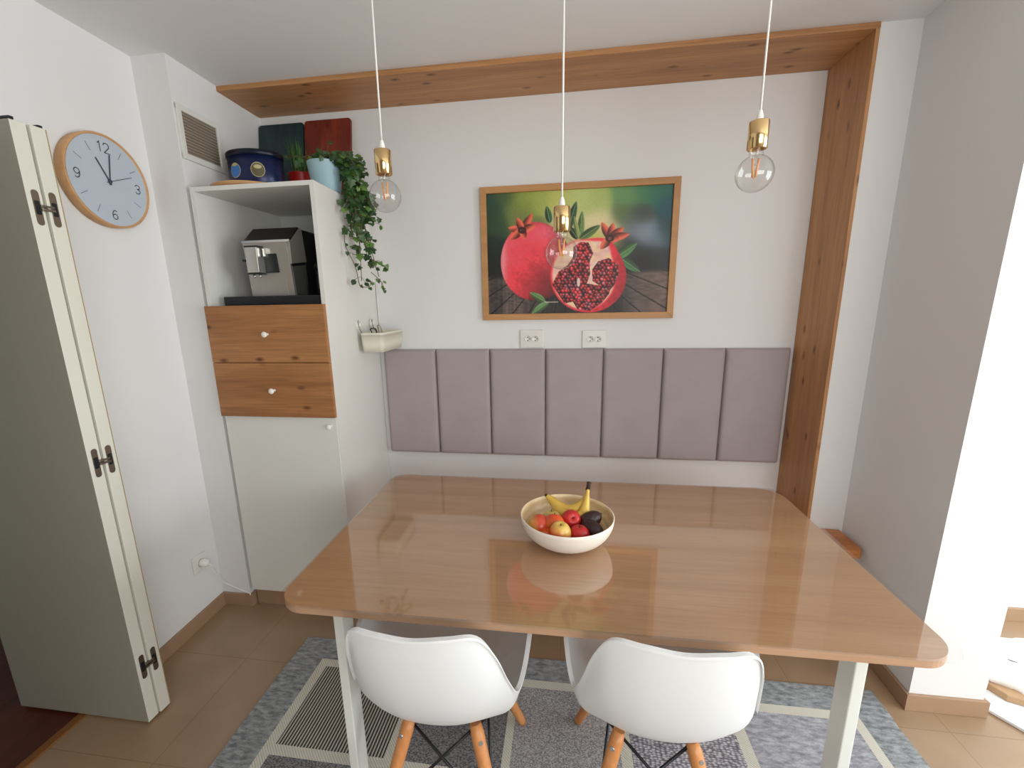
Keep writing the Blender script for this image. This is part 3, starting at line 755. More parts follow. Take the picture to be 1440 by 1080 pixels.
for k in range(130):
    a = random.uniform(0, 2*PI); r = random.uniform(0, .042); b0 = Vector((-.292+r*math.cos(a), -.165+r*math.sin(a), zt+.12))
    h = random.uniform(.10, .19) if b0.x < -.288 else random.uniform(.06, .11); ln = random.uniform(.0, .05)
    dr_ = Vector((math.cos(a), math.sin(a), 0)); w = Vector((-dr_.y, dr_.x, 0))*.0022
    m.mi = k % 2
    pts = [b0+Vector((0, 0, h*s))+dr_*(ln*s*s) for s in (0, .33, .66, 1)]
    vs = []
    for i, p in enumerate(pts):
        ww = w*(1, 1, .75, .1)[i]; vs.append((m.bm.verts.new(p-ww), m.bm.verts.new(p+ww)))
    for p_, q_ in zip(vs, vs[1:]):
        f = m.bm.faces.new((p_[0], p_[1], q_[1], q_[0])); f.material_index = k % 2
m.build('grass', M_grass, gp, recalc=False)

ivy = thing('hanging_ivy', 'trailing green ivy in a pale blue pot spilling off the cabinet top', 'plant', (-.078, -.33, zt))
pc = (-.078, -.33, zt); pot(ivy, pc, .056, .076, .134, M_bluepot)
st = MB(); lf = MB()
def strand(P, nleaf, size, spread, young=.12):
    C = catmull(P, 8)
    st.tube(C, [.0018]*len(C), 6)
    for k in range(nleaf):
        i = random.randrange(2, len(C)-1) if nleaf > 4 else len(C)-1-k*3
        s = i/len(C)
        p = C[i]; off = Vector((random.gauss(0, spread), random.gauss(0, spread*.7), random.gauss(0, spread*.8)))
        off.x = max(off.x, .012-p.x) if p.z < 1.97 else off.x
        q = p+off
        if q.z > zt-.03 and q.z < zt+.12 and (Vector((q.x-pc[0], q.y-pc[1])).length < .088): q.x = pc[0]+.095*1
        st.tube([p, (p+q)/2+Vector((0, 0, .004)), q], .0009, 4)
        sz = size*random.uniform(.6, 1.25)
        d = Vector((random.uniform(-.6, .8), random.uniform(-.8, .3), random.uniform(-1, -.1))).normalized()
        n = Vector((random.uniform(.1, .9), random.uniform(-1, -.4), random.uniform(.1, .9))).normalized()
        r = random.random(); mi = 2 if r < young or s > .9 and r < .5 else (1 if r < .5 else 0)
        tri_leaf(lf, q, d, n, sz, sz*1.05, mi, lobes=random.random() < .75)
rim = zt+.127
# leaves over the pot and the top
strand([(-.10, -.33, rim), (-.12, -.36, rim+.03), (-.17, -.38, rim+.02)], 14, .032, .018)
strand([(-.09, -.33, rim), (-.10, -.28, rim+.05), (-.13, -.25, rim+.05)], 14, .032, .02)
for k in range(8):
    strand([(-.07, -.33, rim-.01), (-.05+.01*k, -.36+.02*k, rim+.03), (.0+.008*k, -.38+.022*k, rim+.005)], 20, .034, .022)
# the curtain down the cabinet side
ends = [(.060, -.35, 1.60, 40), (.115, -.33, 1.66, 40), (.085, -.28, 1.75, 44), (.05, -.40, 1.78, 34), (.075, -.37, 1.72, 34), (.10, -.25, 1.86, 34), (.03, -.30, 1.86, 34), (.04, -.42, 1.90, 28), (.09, -.33, 1.70, 34), (.125, -.30, 1.62, 26), (.105, -.22, 1.94, 24), (.065, -.36, 1.87, 30)]
for (ex, ey, ez, n) in ends:
    a = random.uniform(-.03, .05)
    strand([(-.05, -.33, rim-.01), (.0, -.34+a, rim+.022), (.045, -.33+a, rim-.03), (.052, -.33+a, 1.99), (.05+(ex-.05)*.4, (ey-.33)/2+a/2, (1.99+ez)/2+.03), (ex, ey, ez)], int(n*1.5), .031, .019)
strand([(.02, -.40, 1.80), (.022, -.40, 1.75), (.05, -.38, 1.66), (.06, -.37, 1.58), (.10, -.36, 1.575), (.105, -.35, 1.60)], 8, .022, .010)
strand([(.10, -.33, 1.70), (.14, -.32, 1.68), (.165, -.31, 1.66)], 7, .026, .010, .6)
strand([(.10, -.33, 1.64), (.135, -.31, 1.60), (.15, -.31, 1.565)], 7, .022, .008, .3)
st.build('stems', M_stem, ivy); lf.build('foliage', M_leafs, ivy, recalc=False)

# ------------------------------------------------------------------ white cable down the corner and the hanging basket
m = MB(); m.tube([(-.020, -.006, 1.60), (-.019, -.006, 1.50), (-.018, -.006, 1.40), (-.016, -.006, 1.385)], .003, 8)
tag(m.build('cable', M_cord, loc=(-.02, -.006, 1.38)), 'thin white cable running down the corner beside the hanging basket', 'cable')
bk = thing('hanging_basket', 'cream plastic basket hung on the side of the white cabinet', 'basket', (.06, -.17, 1.26))
def basket():
    m = MB(); n = 6
    def ring(off, z, s=0.): return [Vector((x, y, z)) for x, y in rrect(.008+off+s*.3, .128-off-s, -.315+off+s, -.030-off-s, .018, n)]
    rows = [ring(.0, 1.352), ring(.0, 1.357), ring(.003, 1.357), ring(.003, 1.352), ring(.004, 1.30, .003), ring(.004, 1.266, .006)]
    outer = [ring(0, 1.352), ring(0, 1.346), ring(.001, 1.346), ring(.0015, 1.30, .003), ring(.003, 1.262, .006)]
    R = m.grid(rows, True); m.bm.faces.new(R[-1])
    R2 = m.grid(outer, True); m.bm.faces.new(R2[-1])
    return m
basket().build('basket_body', M_cream, bk)
for y in (-.285, -.115):
    m = MB(); M = Matrix.Rotation(PI/2, 4, 'Y')
    xs = -.015 if y > -.2 else -.010
    m.lathe([(.024, 0), (.023, .004), (.010, .010), (.007, .016), (0, .017)], 24, (xs, y, 1.395), M)
    q = m.build('suction_hook', M_gloss_white, bk)
    m = MB(); m.tube(catmull([(xs+.008, y-.01, 1.415), (xs+.016, y-.024, 1.40), (xs+.020, y-.026, 1.38), (xs+.024, y-.015, 1.358), (.012, y-.005, 1.345), (.016, y, 1.35)], 6), .0022, 8); m.build('wire', M_nickel, q)
kn = thing('handles_in_basket', 'dark looped utensil handles sticking out of the cream basket', 'utensils', (.06, -.2, 1.27))
for pts, mt in (([(.05, -.26, 1.275), (.045, -.25, 1.35), (.04, -.255, 1.372), (.058, -.235, 1.372), (.058, -.225, 1.345), (.056, -.23, 1.275)], M_black),
                ([(.07, -.20, 1.275), (.055, -.19, 1.36), (.045, -.175, 1.385), (.055, -.165, 1.375), (.075, -.16, 1.275)], M_nickel)):
    m = MB(); m.tube(catmull(pts, 6), .003, 8); m.build('handle', mt, kn)

# ------------------------------------------------------------------ vent grille on the column
def wallx(y): return -.5676-.0386*(y+.586)
vg = thing('vent_grille', 'white framed air vent with beige slats high on the column', 'vent', (-.57, -.455, 2.10))
ang = math.atan(.0386)
MV = Matrix.Translation((wallx(-.455)+.0004, -.455, 2.2)) @ Matrix.Rotation(ang, 4, 'Z')     # local x out of the wall, y along it
m = MB()
for bx in ((0, .010, -.125, -.100, -.100, .100), (0, .010, .100, .125, -.100, .100), (0, .0098, -.125, .125, .080, .104), (0, .0098, -.125, .125, -.104, -.080)): m.box(*bx, bevel=.002, M=MV)
m.build('frame', M_white, vg)
M_slat = mat('beige_slats', srgb(176, 164, 148), .6); M_slatd = mat('vent_backing', srgb(128, 116, 102), .8)
m = MB(); m.box(0, .001, -.10, .10, -.08, .08, M=MV); m.build('backing', M_slatd, vg)
for k in range(13):
    z = -.0735+.01225*k
    m = MB(); m.box(-.0005, .0065, -.099, .099, -.0006, .0006, M=MV @ Matrix.Translation((.001, 0, z)) @ Matrix.Rotation(.75, 4, 'Y')); m.build('slat', M_slat, vg)

# ------------------------------------------------------------------ wall clock
def lwx(y): return -.7214-.0386*(y+.586)
cy, cz, CR = -.815, 1.956, .161
M_face = mat('clock_face', srgb(186, 196, 208), .35, noise=(4, .01)); M_ink = mat('clock_ink', srgb(62, 70, 84), .5); M_tick = mat('clock_tick', srgb(110, 120, 134), .5); M_rimd = mat('clock_rim_edge', srgb(98, 66, 50), .5)
ck = thing('wall_clock', 'round wall clock with pale blue face and wooden rim', 'clock', (lwx(cy), cy, cz))
CM = Matrix.Translation((lwx(cy), cy, cz)) @ Matrix.Rotation(ang*1.0, 4, 'Z') @ Matrix(((0, 0, 1, 0), (1, 0, 0, 0), (0, 1, 0, 0), (0, 0, 0, 1)))   # local x->y (right), y->z (up), z->x (out)
CM = CM @ Matrix.Rotation(math.radians(-1), 4, 'Z')
def lathe_c(prof, name, mt, parent=ck, n=64):
    m = MB(); m.lathe(prof, n, (0, 0, 0), CM); return m.build(name, mt, parent)
lathe_c([(CR-.012, .0005), (CR, .004), (CR+.001, .038), (CR-.0015, .0405), (CR-.006, .0405), (CR-.007, .034), (0, .034)], 'rim', M_clockwood)
lathe_c([(CR-.0063, .0345), (0, .0346)], 'face', M_face)
def stroke(m, pts, w, z):
    for a, b in zip(pts, pts[1:]):
        a = Vector((a[0], a[1], 0)); b = Vector((b[0], b[1], 0)); d = (b-a).normalized(); nrm = Vector((-d.y, d.x, 0))*w/2; e = d*w*.4
        m._add([CM @ (v+Vector((0, 0, z))) for v in (a-nrm-e, b-nrm+e, b+nrm+e, a+nrm-e)], [(0, 1, 2, 3)])
dig = {'1': [[(.3, 0), (.3, 1)], [(.3, 1), (.1, .8)]],
       '2': [[(.0, .78), (.08, .94), (.3, 1), (.52, .94), (.6, .78), (.58, .6), (.0, 0), (.62, 0)]],
       '3': [[(0, .85), (.15, .97), (.32, 1), (.54, .92), (.58, .74), (.48, .58), (.25, .53), (.5, .47), (.6, .27), (.5, .07), (.3, 0), (.12, .02), (0, .14)]],
       '6': [[(.55, .9), (.35, 1), (.14, .88), (.02, .6), (0, .35), (.08, .1), (.3, 0), (.52, .1), (.6, .3), (.5, .52), (.3, .6), (.1, .5), (.01, .36)]],
       '9': [[(.05, .1), (.25, 0), (.46, .12), (.58, .4), (.6, .65), (.52, .9), (.3, 1), (.08, .9), (0, .7), (.1, .48), (.3, .4), (.5, .5), (.59, .64)]]}
def number(txt, cx, cy_, hh):
    m = MB(); w = .82*hh; X0 = cx-w*len(txt)/2+.1*hh
    for k, ch in enumerate(txt):
        for s in dig[ch]: stroke(m, [(X0+k*w*.9+x*hh, cy_-hh/2+y*hh) for x, y in s], .0032, .0352)
    m.build('numeral', M_ink, ck)
RN = .116
number('12', 0, RN, .034); number('3', RN, 0, .032); number('6', 0, -RN, .032); number('9', -RN, 0, .032)
for k in range(12):
    if k % 3 == 0: continue
    a = 2*PI*k/12; m = MB(); stroke(m, [(.105*math.sin(a), .105*math.cos(a)), (.134*math.sin(a), .134*math.cos(a))], .0022, .0351); m.build('tick', M_tick, ck)
def hand(deg, ln, back, w, z, name):
    a = math.radians(deg); m = MB()
    MM = CM @ Matrix.Rotation(-a, 4, 'Z')
    m.box(-w/2, w/2, -back, ln, z, z+.001, M=MM); m.build(name, M_ink, ck)
hand(331, .082, .012, .0045, .0365, 'hour_hand'); hand(9, .096, .012, .004, .0378, 'minute_hand'); hand(68, .098, .016, .0018, .039, 'second_hand')
lathe_c([(.0065, .0355), (.0065, .0408), (0, .041)], 'hand_hub', M_ink, n=20)

# ------------------------------------------------------------------ single socket with plug by the floor
sk_ = thing('wall_socket', 'white single wall socket low beside the column with a plug in it', 'power socket', (lwx(-.70), -.70, .30))
MS = Matrix.Translation((lwx(-.70)+.0004, -.70, .305)) @ Matrix.Rotation(ang, 4, 'Z')
m = MB(); m.box(0, .010, -.041, .041, -.041, .041, .004, 3, M=MS); m.build('plate', M_socket, sk_)
m = MB(); m.lathe([(.022, .0095), (.0225, .013), (.0195, .0133), (.018, .0105), (0, .0104)], 24, (0, 0, 0), MS @ Matrix.Rotation(PI/2, 4, 'Y')); m.build('outlet_ring', M_socket, sk_)
pl = thing('power_plug', 'white plug and cord running from the low socket behind the cabinet', 'plug', (lwx(-.70), -.695, .30))
m = MB(); m.lathe([(.017, .0135), (.019, .018), (.019, .036), (.014, .046), (.006, .050), (0, .050)], 24, (0, 0, 0), MS @ Matrix.Rotation(PI/2, 4, 'Y')); m.build('plug_body', M_gloss_white, pl)
m = MB(); m.tube(catmull([(-.667, -.70, .303), (-.656, -.690, .285), (-.664, -.670, .255), (-.682, -.635, .190), (-.690, -.610, .145), (-.670, -.594, .112), (-.60, -.592, .084), (-.566, -.594, .074), (-.558, -.60, .071)], 8), .0032, 8); m.build('cord', M_cord, pl)

# ------------------------------------------------------------------ folding door standing open in the doorway
dl = bpy.data.objects.new('door_1', None); COL.objects.link(dl); dl.location = (-.77, -1.195, 0); struct(dl)
dl['label'] = 'folded pair of off-white door leaves with hinges at the left'
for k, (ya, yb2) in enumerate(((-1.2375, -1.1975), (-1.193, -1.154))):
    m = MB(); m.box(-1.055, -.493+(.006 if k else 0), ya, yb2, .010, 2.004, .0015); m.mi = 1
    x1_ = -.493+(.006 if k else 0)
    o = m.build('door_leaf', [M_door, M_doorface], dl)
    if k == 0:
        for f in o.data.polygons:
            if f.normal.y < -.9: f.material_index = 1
M_ply = mat('door_edge_band', srgb(176, 152, 112), .6)
m = MB(); m.box(-1.05, -.487, -1.1538, -1.1515, .010, 2.003); m.build('edge_band', M_ply, dl)
for zh in (1.782, 1.01, .232):
    hg = None
    for k, yy in enumerate((-1.2155, -1.176)):
        xx = -.493+(.006 if k else 0)
        MM = Matrix.Translation((xx-.0004, yy, zh)) @ Matrix(((0, 0, 1, 0), (1, 0, 0, 0), (0, 1, 0, 0), (0, 0, 0, 1)))
        m = MB(); m.prism(rrect(-.0095, .0095, -.048, .048, .0094, 8), 0, .0014, M=MM)
        if hg is None: hg = m.build('hinge', M_nickel, dl)
        else: m.build('plate', M_nickel, hg)
        m = MB(); m.prism(rrect(-.0065, .0065, -.019, .019, .003, 4), .0013, .0018, M=MM); m.build('slot', M_black, hg)
    m = MB(); m.box(-.4945, -.480, -1.213, -1.178, zh-.008, zh-.001, .001); m.box(-.4945, -.482, -1.213, -1.178, zh+.002, zh+.008, .001); m.build('link', M_nickel, hg)
for yy in (-1.231, -1.162):
    m = MB(); m.box(-.54, -.492, yy-.006, yy+.006, 2.0045, 2.012, .001); m.build('top_pin', M_black, dl)
m = MB(); m.box(-.85, -.70, -2.06, -2.03, 0, 2.06); struct(m.build('trim_3', M_door))
m = MB(); m.box(-.83, -.72, -2.03, -1.143, 2.03, 2.0595); struct(m.build('trim_4', M_door))

# ------------------------------------------------------------------ rug
def rug():
    xs = [-.15, -.016, .022, .414, .451, .810, .838, 1.203, 1.240, 1.606, 1.645, 2.033, 2.067, 2.182]
    ys = [-.765, -.876, -.913, -1.250, -1.287, -1.66, -1.70, -2.07, -2.11, -2.25]
    m = MB(); Z = .007
    field = [[2, 3, 4, 5, 6], [3, 4, 2, 6, 3], [4, 5, 3, 2, 6]]
    V = {}
    def v(i, j):
        if (i, j) not in V: V[(i, j)] = m.bm.verts.new((xs[i]+.003*math.sin(j*2.1)*(i in (0, 13)), ys[j], Z))
        return V[(i, j)]
    for i in range(13):
        for j in range(9):
            if i in (0, 12) or j in (0, 8): mi = 0
            elif i % 2 == 1 or j % 2 == 1: mi = 1
            else: mi = field[(j-2)//2][(i-2)//2]
            f = m.bm.faces.new((v(i, j), v(i, j+1), v(i+1, j+1), v(i+1, j))); f.material_index = mi
    bd = [(i, 0) for i in range(14)]+[(13, j) for j in range(1, 10)]+[(i, 9) for i in range(12, -1, -1)]+[(0, j) for j in range(8, 0, -1)]
    lo = [m.bm.verts.new((v(*p).co.x, v(*p).co.y, .0008)) for p in bd]
    n = len(bd)
    for k in range(n): m.bm.faces.new((v(*bd[k]), v(*bd[(k+1) % n]), lo[(k+1) % n], lo[k]))
    m.bm.faces.new(lo[::-1])
    o = m.build('rug', [R_border, R_band, R_lines, R_dark, R_mid, R_ribs, R_grey])
    tag(o, 'grey patchwork rug with off-white bands under the dining table', 'rug')
rug()

# ------------------------------------------------------------------ dining table
tx0, tx1, ty0, ty1 = .264, 1.8355, -.600, -1.4655
tb = thing('dining_table', 'beech dining table with white legs and rounded corners', 'table', ((tx0+tx1)/2, (ty0+ty1)/2, 0))
m = MB(); m.prism(rrect(tx0, tx1, ty1, ty0, [.075, .075, .085, .06], 10), .727, .750, bevel=.004, seg=3)
o = m.build('tabletop', [M_table, M_tedge], tb)
for f in o.data.polygons:
    if abs(f.normal.z) < .5: f.material_index = 1
LZ = .0085
for (xa, ya) in ((.401, -1.422), (1.6585, -1.422), (.401, -.70), (1.6585, -.70)):
    m = MB(); m.box(xa, xa+.026, ya, ya+.056, .0078, .727, .0025); m.build('leg', M_leg, tb)
for y in (-1.40, -.68):
    m = MB(); m.box(.4275, 1.658, y, y+.02, .687, .7265); m.build('rail', M_leg, tb)
for xa in (.403, 1.6605):
    m = MB(); m.box(xa, xa+.022, -1.3655, -.701, .697, .7265); m.build('rail', M_leg, tb)
def protector():
    m = MB(); out = rrect(tx0-.004, tx1+.010, ty1-.006, ty0+.003, [.068, .05, .075, .055], 14)
    # gentle waviness where the sheet hangs over
    P = []
    for (x, y) in out:
        P.append((x, y+(.0035*math.sin(x*17) if y < -1.40 else 0)))
    m.prism(P, .7506, .7521, bevel=.0004, seg=1)
    return m
tag(protector().build('table_protector', M_sheet, loc=(1.05, -1.03, .7506)), 'clear glossy plastic sheet covering the beech tabletop', 'table cover')

# ------------------------------------------------------------------ chairs
def make_chair():
    t = thing('dining_chair', 'white plastic shell armchair with beech legs, beside the left table leg', 'chair', (0, 0, 0), 'white shell armchairs at the near side of the table')
    half = [(.085, .238, .425), (.160, .225, .432), (.208, .175, .50), (.226, .10, .595), (.231, .02, .640), (.230, -.06, .632), (.219, -.118, .580), (.203, -.154, .552),
            (.186, -.197, .625), (.166, -.246, .735), (.135, -.284, .812), (.075, -.304, .822)]
    rim = [(0, .240, .424)] + half + [(0, -.309, .817)] + [(-x, y, z) for x, y, z in half[::-1]]
    C = catmull(rim, 5, True)
    ns = 14; rows = []
    S0 = Vector((0, -.005, .392))
    th = .0055
    def surf(s, r, off=0.):
        fy = r.y
        P1 = Vector((r.x*.98, r.y*(.86 if fy < 0 else .9), .384 if fy < .1 else .384+.03*(fy/.24)))
        return S0*(1-s)**2+P1*2*s*(1-s)+r*s*s
    inner = []; outer = []
    for k in range(1, ns+1):
        s = k/ns; inner.append([surf(s, r)+Vector((0, 0, .0)) for r in C])
    # outward lip
    def outdir(r):
        d = Vector((r.x, r.y, 0)); return d.normalized() if d.length > 1e-6 else d
    lip = [r+outdir(r)*.012+Vector((0, 0, .001)) for r in C]
    lip2 = [r+outdir(r)*.012-Vector((0, 0, .005)) for r in C]
    outer = []
    for k in range(ns, 0, -1):
        s = k/ns; row = []
        for r in C:
            p = surf(s, r); q = surf(min(1, s+.04) if s < 1 else s-.04, r)
            tdir = (q-p) if s < 1 else (p-q)
            o_ = outdir(r); up = Vector((0, 0, 1))
            nrm = o_*tdir.z-up*tdir.dot(o_)
            nrm = nrm.normalized() if nrm.length > 1e-9 else -up
            row.append(p+nrm*th)
        outer.append(row)
    m = MB()
    R = m.grid(inner+[lip, lip2]+outer, True)
    cv = m.bm.verts.new(S0); co = m.bm.verts.new(S0-Vector((0, 0, th)))
    n = len(C)
    for i in range(n):
        f = m.bm.faces.new((cv, R[0][(i+1) % n], R[0][i])); f.smooth = True
        f = m.bm.faces.new((co, R[-1][i], R[-1][(i+1) % n])); f.smooth = True
    sh_ = m.build('shell', M_plastic, t); sh_.data.set_sharp_from_angle(angle=math.radians(38))
    def legp(sx, sy, z):
        a = Vector((.088*sx, .108*sy, .395)); b_ = Vector((.195*sx, .232*sy, .0078)); f = (a.z-z)/(a.z-b_.z); return a+(b_-a)*f
    for sx in (-1, 1):
        for sy in (-1, 1):
            m = MB(); m.tube([legp(sx, sy, z) for z in (.386, .36, .20, .03, .0135)], [.0150, .0185, .0170, .0150, .0135], 16)
            lg = m.build('leg', M_beechleg, t)
            p = legp(sx, sy, .350); ax = Vector((.55*sx, 1.*sy, .18)).normalized()
            for s2 in (1,):
                m = MB(); m.tube([p+ax*.0165, p+ax*.0205], .006, 14); m.build('screw', M_silver2, lg)
    m = MB()
    m.prism(rrect(-.080, .080, -.085, .095, .03, 5), .372, .380)
    for sx in (-1, 1):
        for sy in (-1, 1):
            p = legp(sx, sy, .35); m.tube([Vector((.085*sx, .10*sy, .374)), p+Vector((-.012*sx, -.012*sy, 0)), legp(sx, sy, .30)+Vector((-.013*sx, -.013*sy, 0))], .0055, 8)
    m.build('mount', M_black, t)
    tie = lambda sx, sy, z: legp(sx, sy, z)+Vector((-.010*sx, -.010*sy, 0))
    for (a, b_) in (((-1, -1), (1, -1)), ((-1, 1), (1, 1)), ((-1, -1), (-1, 1)), ((1, -1), (1, 1))):
        m = MB(); m.tube([tie(*a, .365), tie(*b_, .155)], .004, 8); m.tube([tie(*b_, .365), tie(*a, .155)], .004, 8)
        m.build('wire_brace', M_black, t)
    return t
ch1 = make_chair(); ch1.location = (.680, -1.304, 0); ch1.rotation_euler = (0, 0, .031)
ch2 = copy_tree(ch1); ch2.location = (1.250, -1.276, 0); ch2.rotation_euler = (0, 0, -.034)
ch2['label'] = 'white plastic shell armchair with beech legs, right of the two at the table'

# ------------------------------------------------------------------ fruit bowl
BX, BY, BZ = 1.014, -1.078, .7523
M_bamboo, nt_, b_ = new_mat('spun_bamboo')
tcn = nt_.nodes.new('ShaderNodeTexCoord'); wv = nt_.nodes.new('ShaderNodeTexWave'); wv.wave_type = 'RINGS'; wv.rings_direction = 'Z'; wv.inputs['Scale'].default_value = 32; wv.inputs['Distortion'].default_value = 2.; wv.inputs['Detail'].default_value = 2
nt_.links.new(tcn.outputs['Object'], wv.inputs['Vector']); rp = ramp(nt_, [(.0, srgb(212, 182, 138)), (1., srgb(232, 208, 168))]); nt_.links.new(wv.outputs['Fac'], rp.inputs[0]); nt_.links.new(rp.outputs[0], b_.inputs['Base Color']); b_.inputs['Roughness'].default_value = .4
M_bowlw = mat('bowl_white', srgb(234, 224, 212), .35)
bw = thing('fruit_bowl', 'wide round bowl, cream outside and bamboo inside, filled with fruit', 'bowl', (BX, BY, BZ))
R1 = .145; hb = .090
outp = [(0, 0), (.050, 0)] + [(.050+(R1-.050)*math.sin(a), hb*(1-math.cos(a))) for a in [PI/2*k/14 for k in range(1, 15)]]
inp = [(R1-.004, hb)] + [(.046+(R1-.052)*math.sin(a), .006+(hb-.006)*(1-math.cos(a))) for a in [PI/2*k/14 for k in range(13, 0, -1)]] + [(.03, .0065), (0, .0065)]
m = MB(); m.lathe(outp+[(R1-.002, hb+.001)], 72, (BX, BY, BZ)); m.build('outer_wall', M_bowlw, bw)
m = MB(); m.lathe([(R1-.002, hb+.0011)]+inp, 72, (BX, BY, BZ)); m.build('inner_wall', M_bamboo, bw)

def fruit_mat(name, base, blush, ax, lo, hi, speck=None):
    m, nt, b = new_mat(name); N = nt.nodes.new; L = nt.links.new
    tc = N('ShaderNodeTexCoord'); d = N('ShaderNodeVectorMath'); d.operation = 'DOT_PRODUCT'; d.inputs[1].default_value = Vector(ax).normalized()
    L(tc.outputs['Object'], d.inputs[0]); n = N('ShaderNodeTexNoise'); n.inputs['Scale'].default_value = 55; n.inputs['Detail'].default_value = 4
    L(tc.outputs['Object'], n.inputs['Vector'])
    a = N('ShaderNodeMath'); a.operation = 'MULTIPLY_ADD'; a.inputs[1].default_value = .03; L(n.outputs['Fac'], a.inputs[0]); L(d.outputs['Value'], a.inputs[2])
    mr = N('ShaderNodeMapRange'); mr.inputs[1].default_value = lo; mr.inputs[2].default_value = hi; L(a.outputs[0], mr.inputs[0])
    mx = N('ShaderNodeMix'); mx.data_type = 'RGBA'; mx.inputs[6].default_value = base; mx.inputs[7].default_value = blush; L(mr.outputs[0], mx.inputs[0])
    L(mx.outputs[2], b.inputs['Base Color']); b.inputs['Roughness'].default_value = .28
    return m
F_apple = fruit_mat('apple_red_yellow', srgb(206, 172, 82), srgb(206, 74, 52), (1, 0, .3), -.012, .022)
F_green = fruit_mat('apple_yellow_green', srgb(190, 178, 84), srgb(206, 176, 104), (0, 0, 1), .0, .05)
F_orng = fruit_mat('apple_orange_red', srgb(212, 140, 60), srgb(208, 76, 34), (0, 0, 1), -.005, .04)
F_red = fruit_mat('apple_red', srgb(196, 96, 60), srgb(186, 36, 34), (.2, -.3, 1), -.03, .02)
F_yr = fruit_mat('apple_yellow_red', srgb(214, 92, 44), srgb(220, 184, 96), (.5, .1, 1), .008, .04)
F_tang = mat('tangerine_skin', srgb(214, 98, 34), .4, noise=(60, .06), bump=(220, .25))
F_dark = mat('avocado_skin', srgb(46, 26, 24), .42, noise=(90, .35), bump=(160, .6))
M_stemf = mat('fruit_stem', srgb(70, 46, 30), .7)
def apple(x, y, z, r, mt, tilt, label, tall=.92, name='apple', stem=True):
    prof = []
    for k in range(17):
        a = PI*k/16; rr = math.sin(a)*(1+.06*math.cos(a)); zz = -math.cos(a)*tall
        if a > PI*.80: zz -= .30*((a-PI*.80)/(PI*.2))**1.6
        if a < PI*.16: zz += .12*((PI*.16-a)/(PI*.16))
        prof.append((0 if k in (0, 16) else rr*r, zz*r))
    Mt = Matrix.Rotation(tilt[1], 4, 'Z') @ Matrix.Rotation(tilt[0], 4, 'X')
    t = thing(name, label, name.replace('_', ' '), (x, y, z), 'fruit in the bowl')
    m = MB(); m.lathe(prof, 28, (x, y, z), Mt); m.build('fruit_body', mt, t)
    if stem:
        m = MB(); p0 = Vector((x, y, z))+Mt @ Vector((0, 0, r*.58)); p1 = Vector((x, y, z))+Mt @ Vector((.002, 0, r*.98)); m.tube([p0, p1], [.0022, .0014], 8); m.build('stem', M_stemf, t)
    return t
z0 = BZ
apple(.930, -1.117, z0+.068, .034, F_apple, (-1.1, .9), 'pink and yellow apple at the left edge of the fruit bowl', 1.02)
apple(.966, -1.073, z0+.066, .033, F_green, (-.3, .2), 'pale yellow-green apple in front of the banana tip')
apple(.975, -1.118, z0+.078, .032, F_orng, (-.6, .0), 'orange-red apple in the middle of the bowl')
apple(1.027, -1.090, z0+.078, .031, F_red, (.9, .3), 'red apple leaning against the bananas in the fruit bowl')
apple(1.050, -1.152, z0+.064, .031, F_red, (-.1, -.2), 'shiny red apple by the front rim of the bowl')
apple(.994, -1.168, z0+.074, .033, F_yr, (.15, .1), 'yellow apple with red blush at the front rim of the bowl', 1.08)
apple(.956, -1.153, z0+.054, .026, F_tang, (0, 0), 'small orange tangerine low behind the front rim', .86, 'tangerine', False)
apple(.995, -1.085, z0+.036, .030, F_red, (0, 0), 'red apple at the bottom of the bowl under the others', .9)
def avocado(x, y, z, d, label):
    t = thing('avocado', label, 'avocado', (x, y, z), 'avocados in the fruit bowl')
    prof = [(0 if k in (0, 16) else math.sin(PI*k/16)*(.030-.006*k/16), -math.cos(PI*k/16)*.040) for k in range(17)]
    q = Vector((0, 0, 1)).rotation_difference(Vector(d).normalized()).to_matrix().to_4x4()
    m = MB(); m.lathe(prof, 26, (x, y, z), q); m.build('fruit_body', F_dark, t)
    m = MB(); p = Vector((x, y, z)); dd = Vector(d).normalized(); m.tube([p+dd*.0385, p+dd*.043], .003, 8); m.build('stem', M_stemf, t)
avocado(1.086, -1.078, z0+.072, (1, .5, .45), 'dark avocado under the banana stem at the right of the bowl')
avocado(1.089, -1.121, z0+.065, (-.9, .9, .25), 'dark avocado nearest the right rim of the bowl')
M_ban = fruit_mat('banana_skin', srgb(208, 162, 62), srgb(214, 176, 78), (0, 0, 1), 0, .05); M_bant = mat('banana_tip', srgb(52, 38, 26), .7)
bn = thing('banana_bunch', 'two ripe bananas joined at a dark stem standing above the bowl', 'bananas', (1.03, -1.02, z0+.05))
for off, hgt in ((0, 0), (.026, -.012)):
    P = [(.947, -.998+off*.2, z0+.112+hgt*.6), (.962, -1.002-off*.5, z0+.100+hgt), (.990, -1.018-off, z0+.084+hgt), (1.022, -1.026-off, z0+.078+hgt), (1.052, -1.024-off, z0+.088+hgt), (1.071, -1.018-off*.8, z0+.106+hgt), (1.078, -1.012-off*.4, z0+.128), (1.081, -1.007, z0+.148)]
    if off: P = [(p[0]+.012, p[1], p[2]) if i < 5 else p for i, p in enumerate(P)]
    C = catmull(P, 5); n = len(C)
    rad = []
    for i in range(n):
        s = i/(n-1); rad.append(.018*min(1, .34+2.6*s)*(1 if s < .68 else max(.34, 1-((s-.68)/.20)*.66)))
    m = MB(); m.tube(C[:-1], rad[:-1], 7, smooth=True); m.build('banana', M_ban, bn)
    m = MB(); e = Vector(C[0]); d = (C[0]-C[2]).normalized(); m.tube([e, e+d*.006], [.0065, .004], 7); m.build('tip', M_bant, bn)
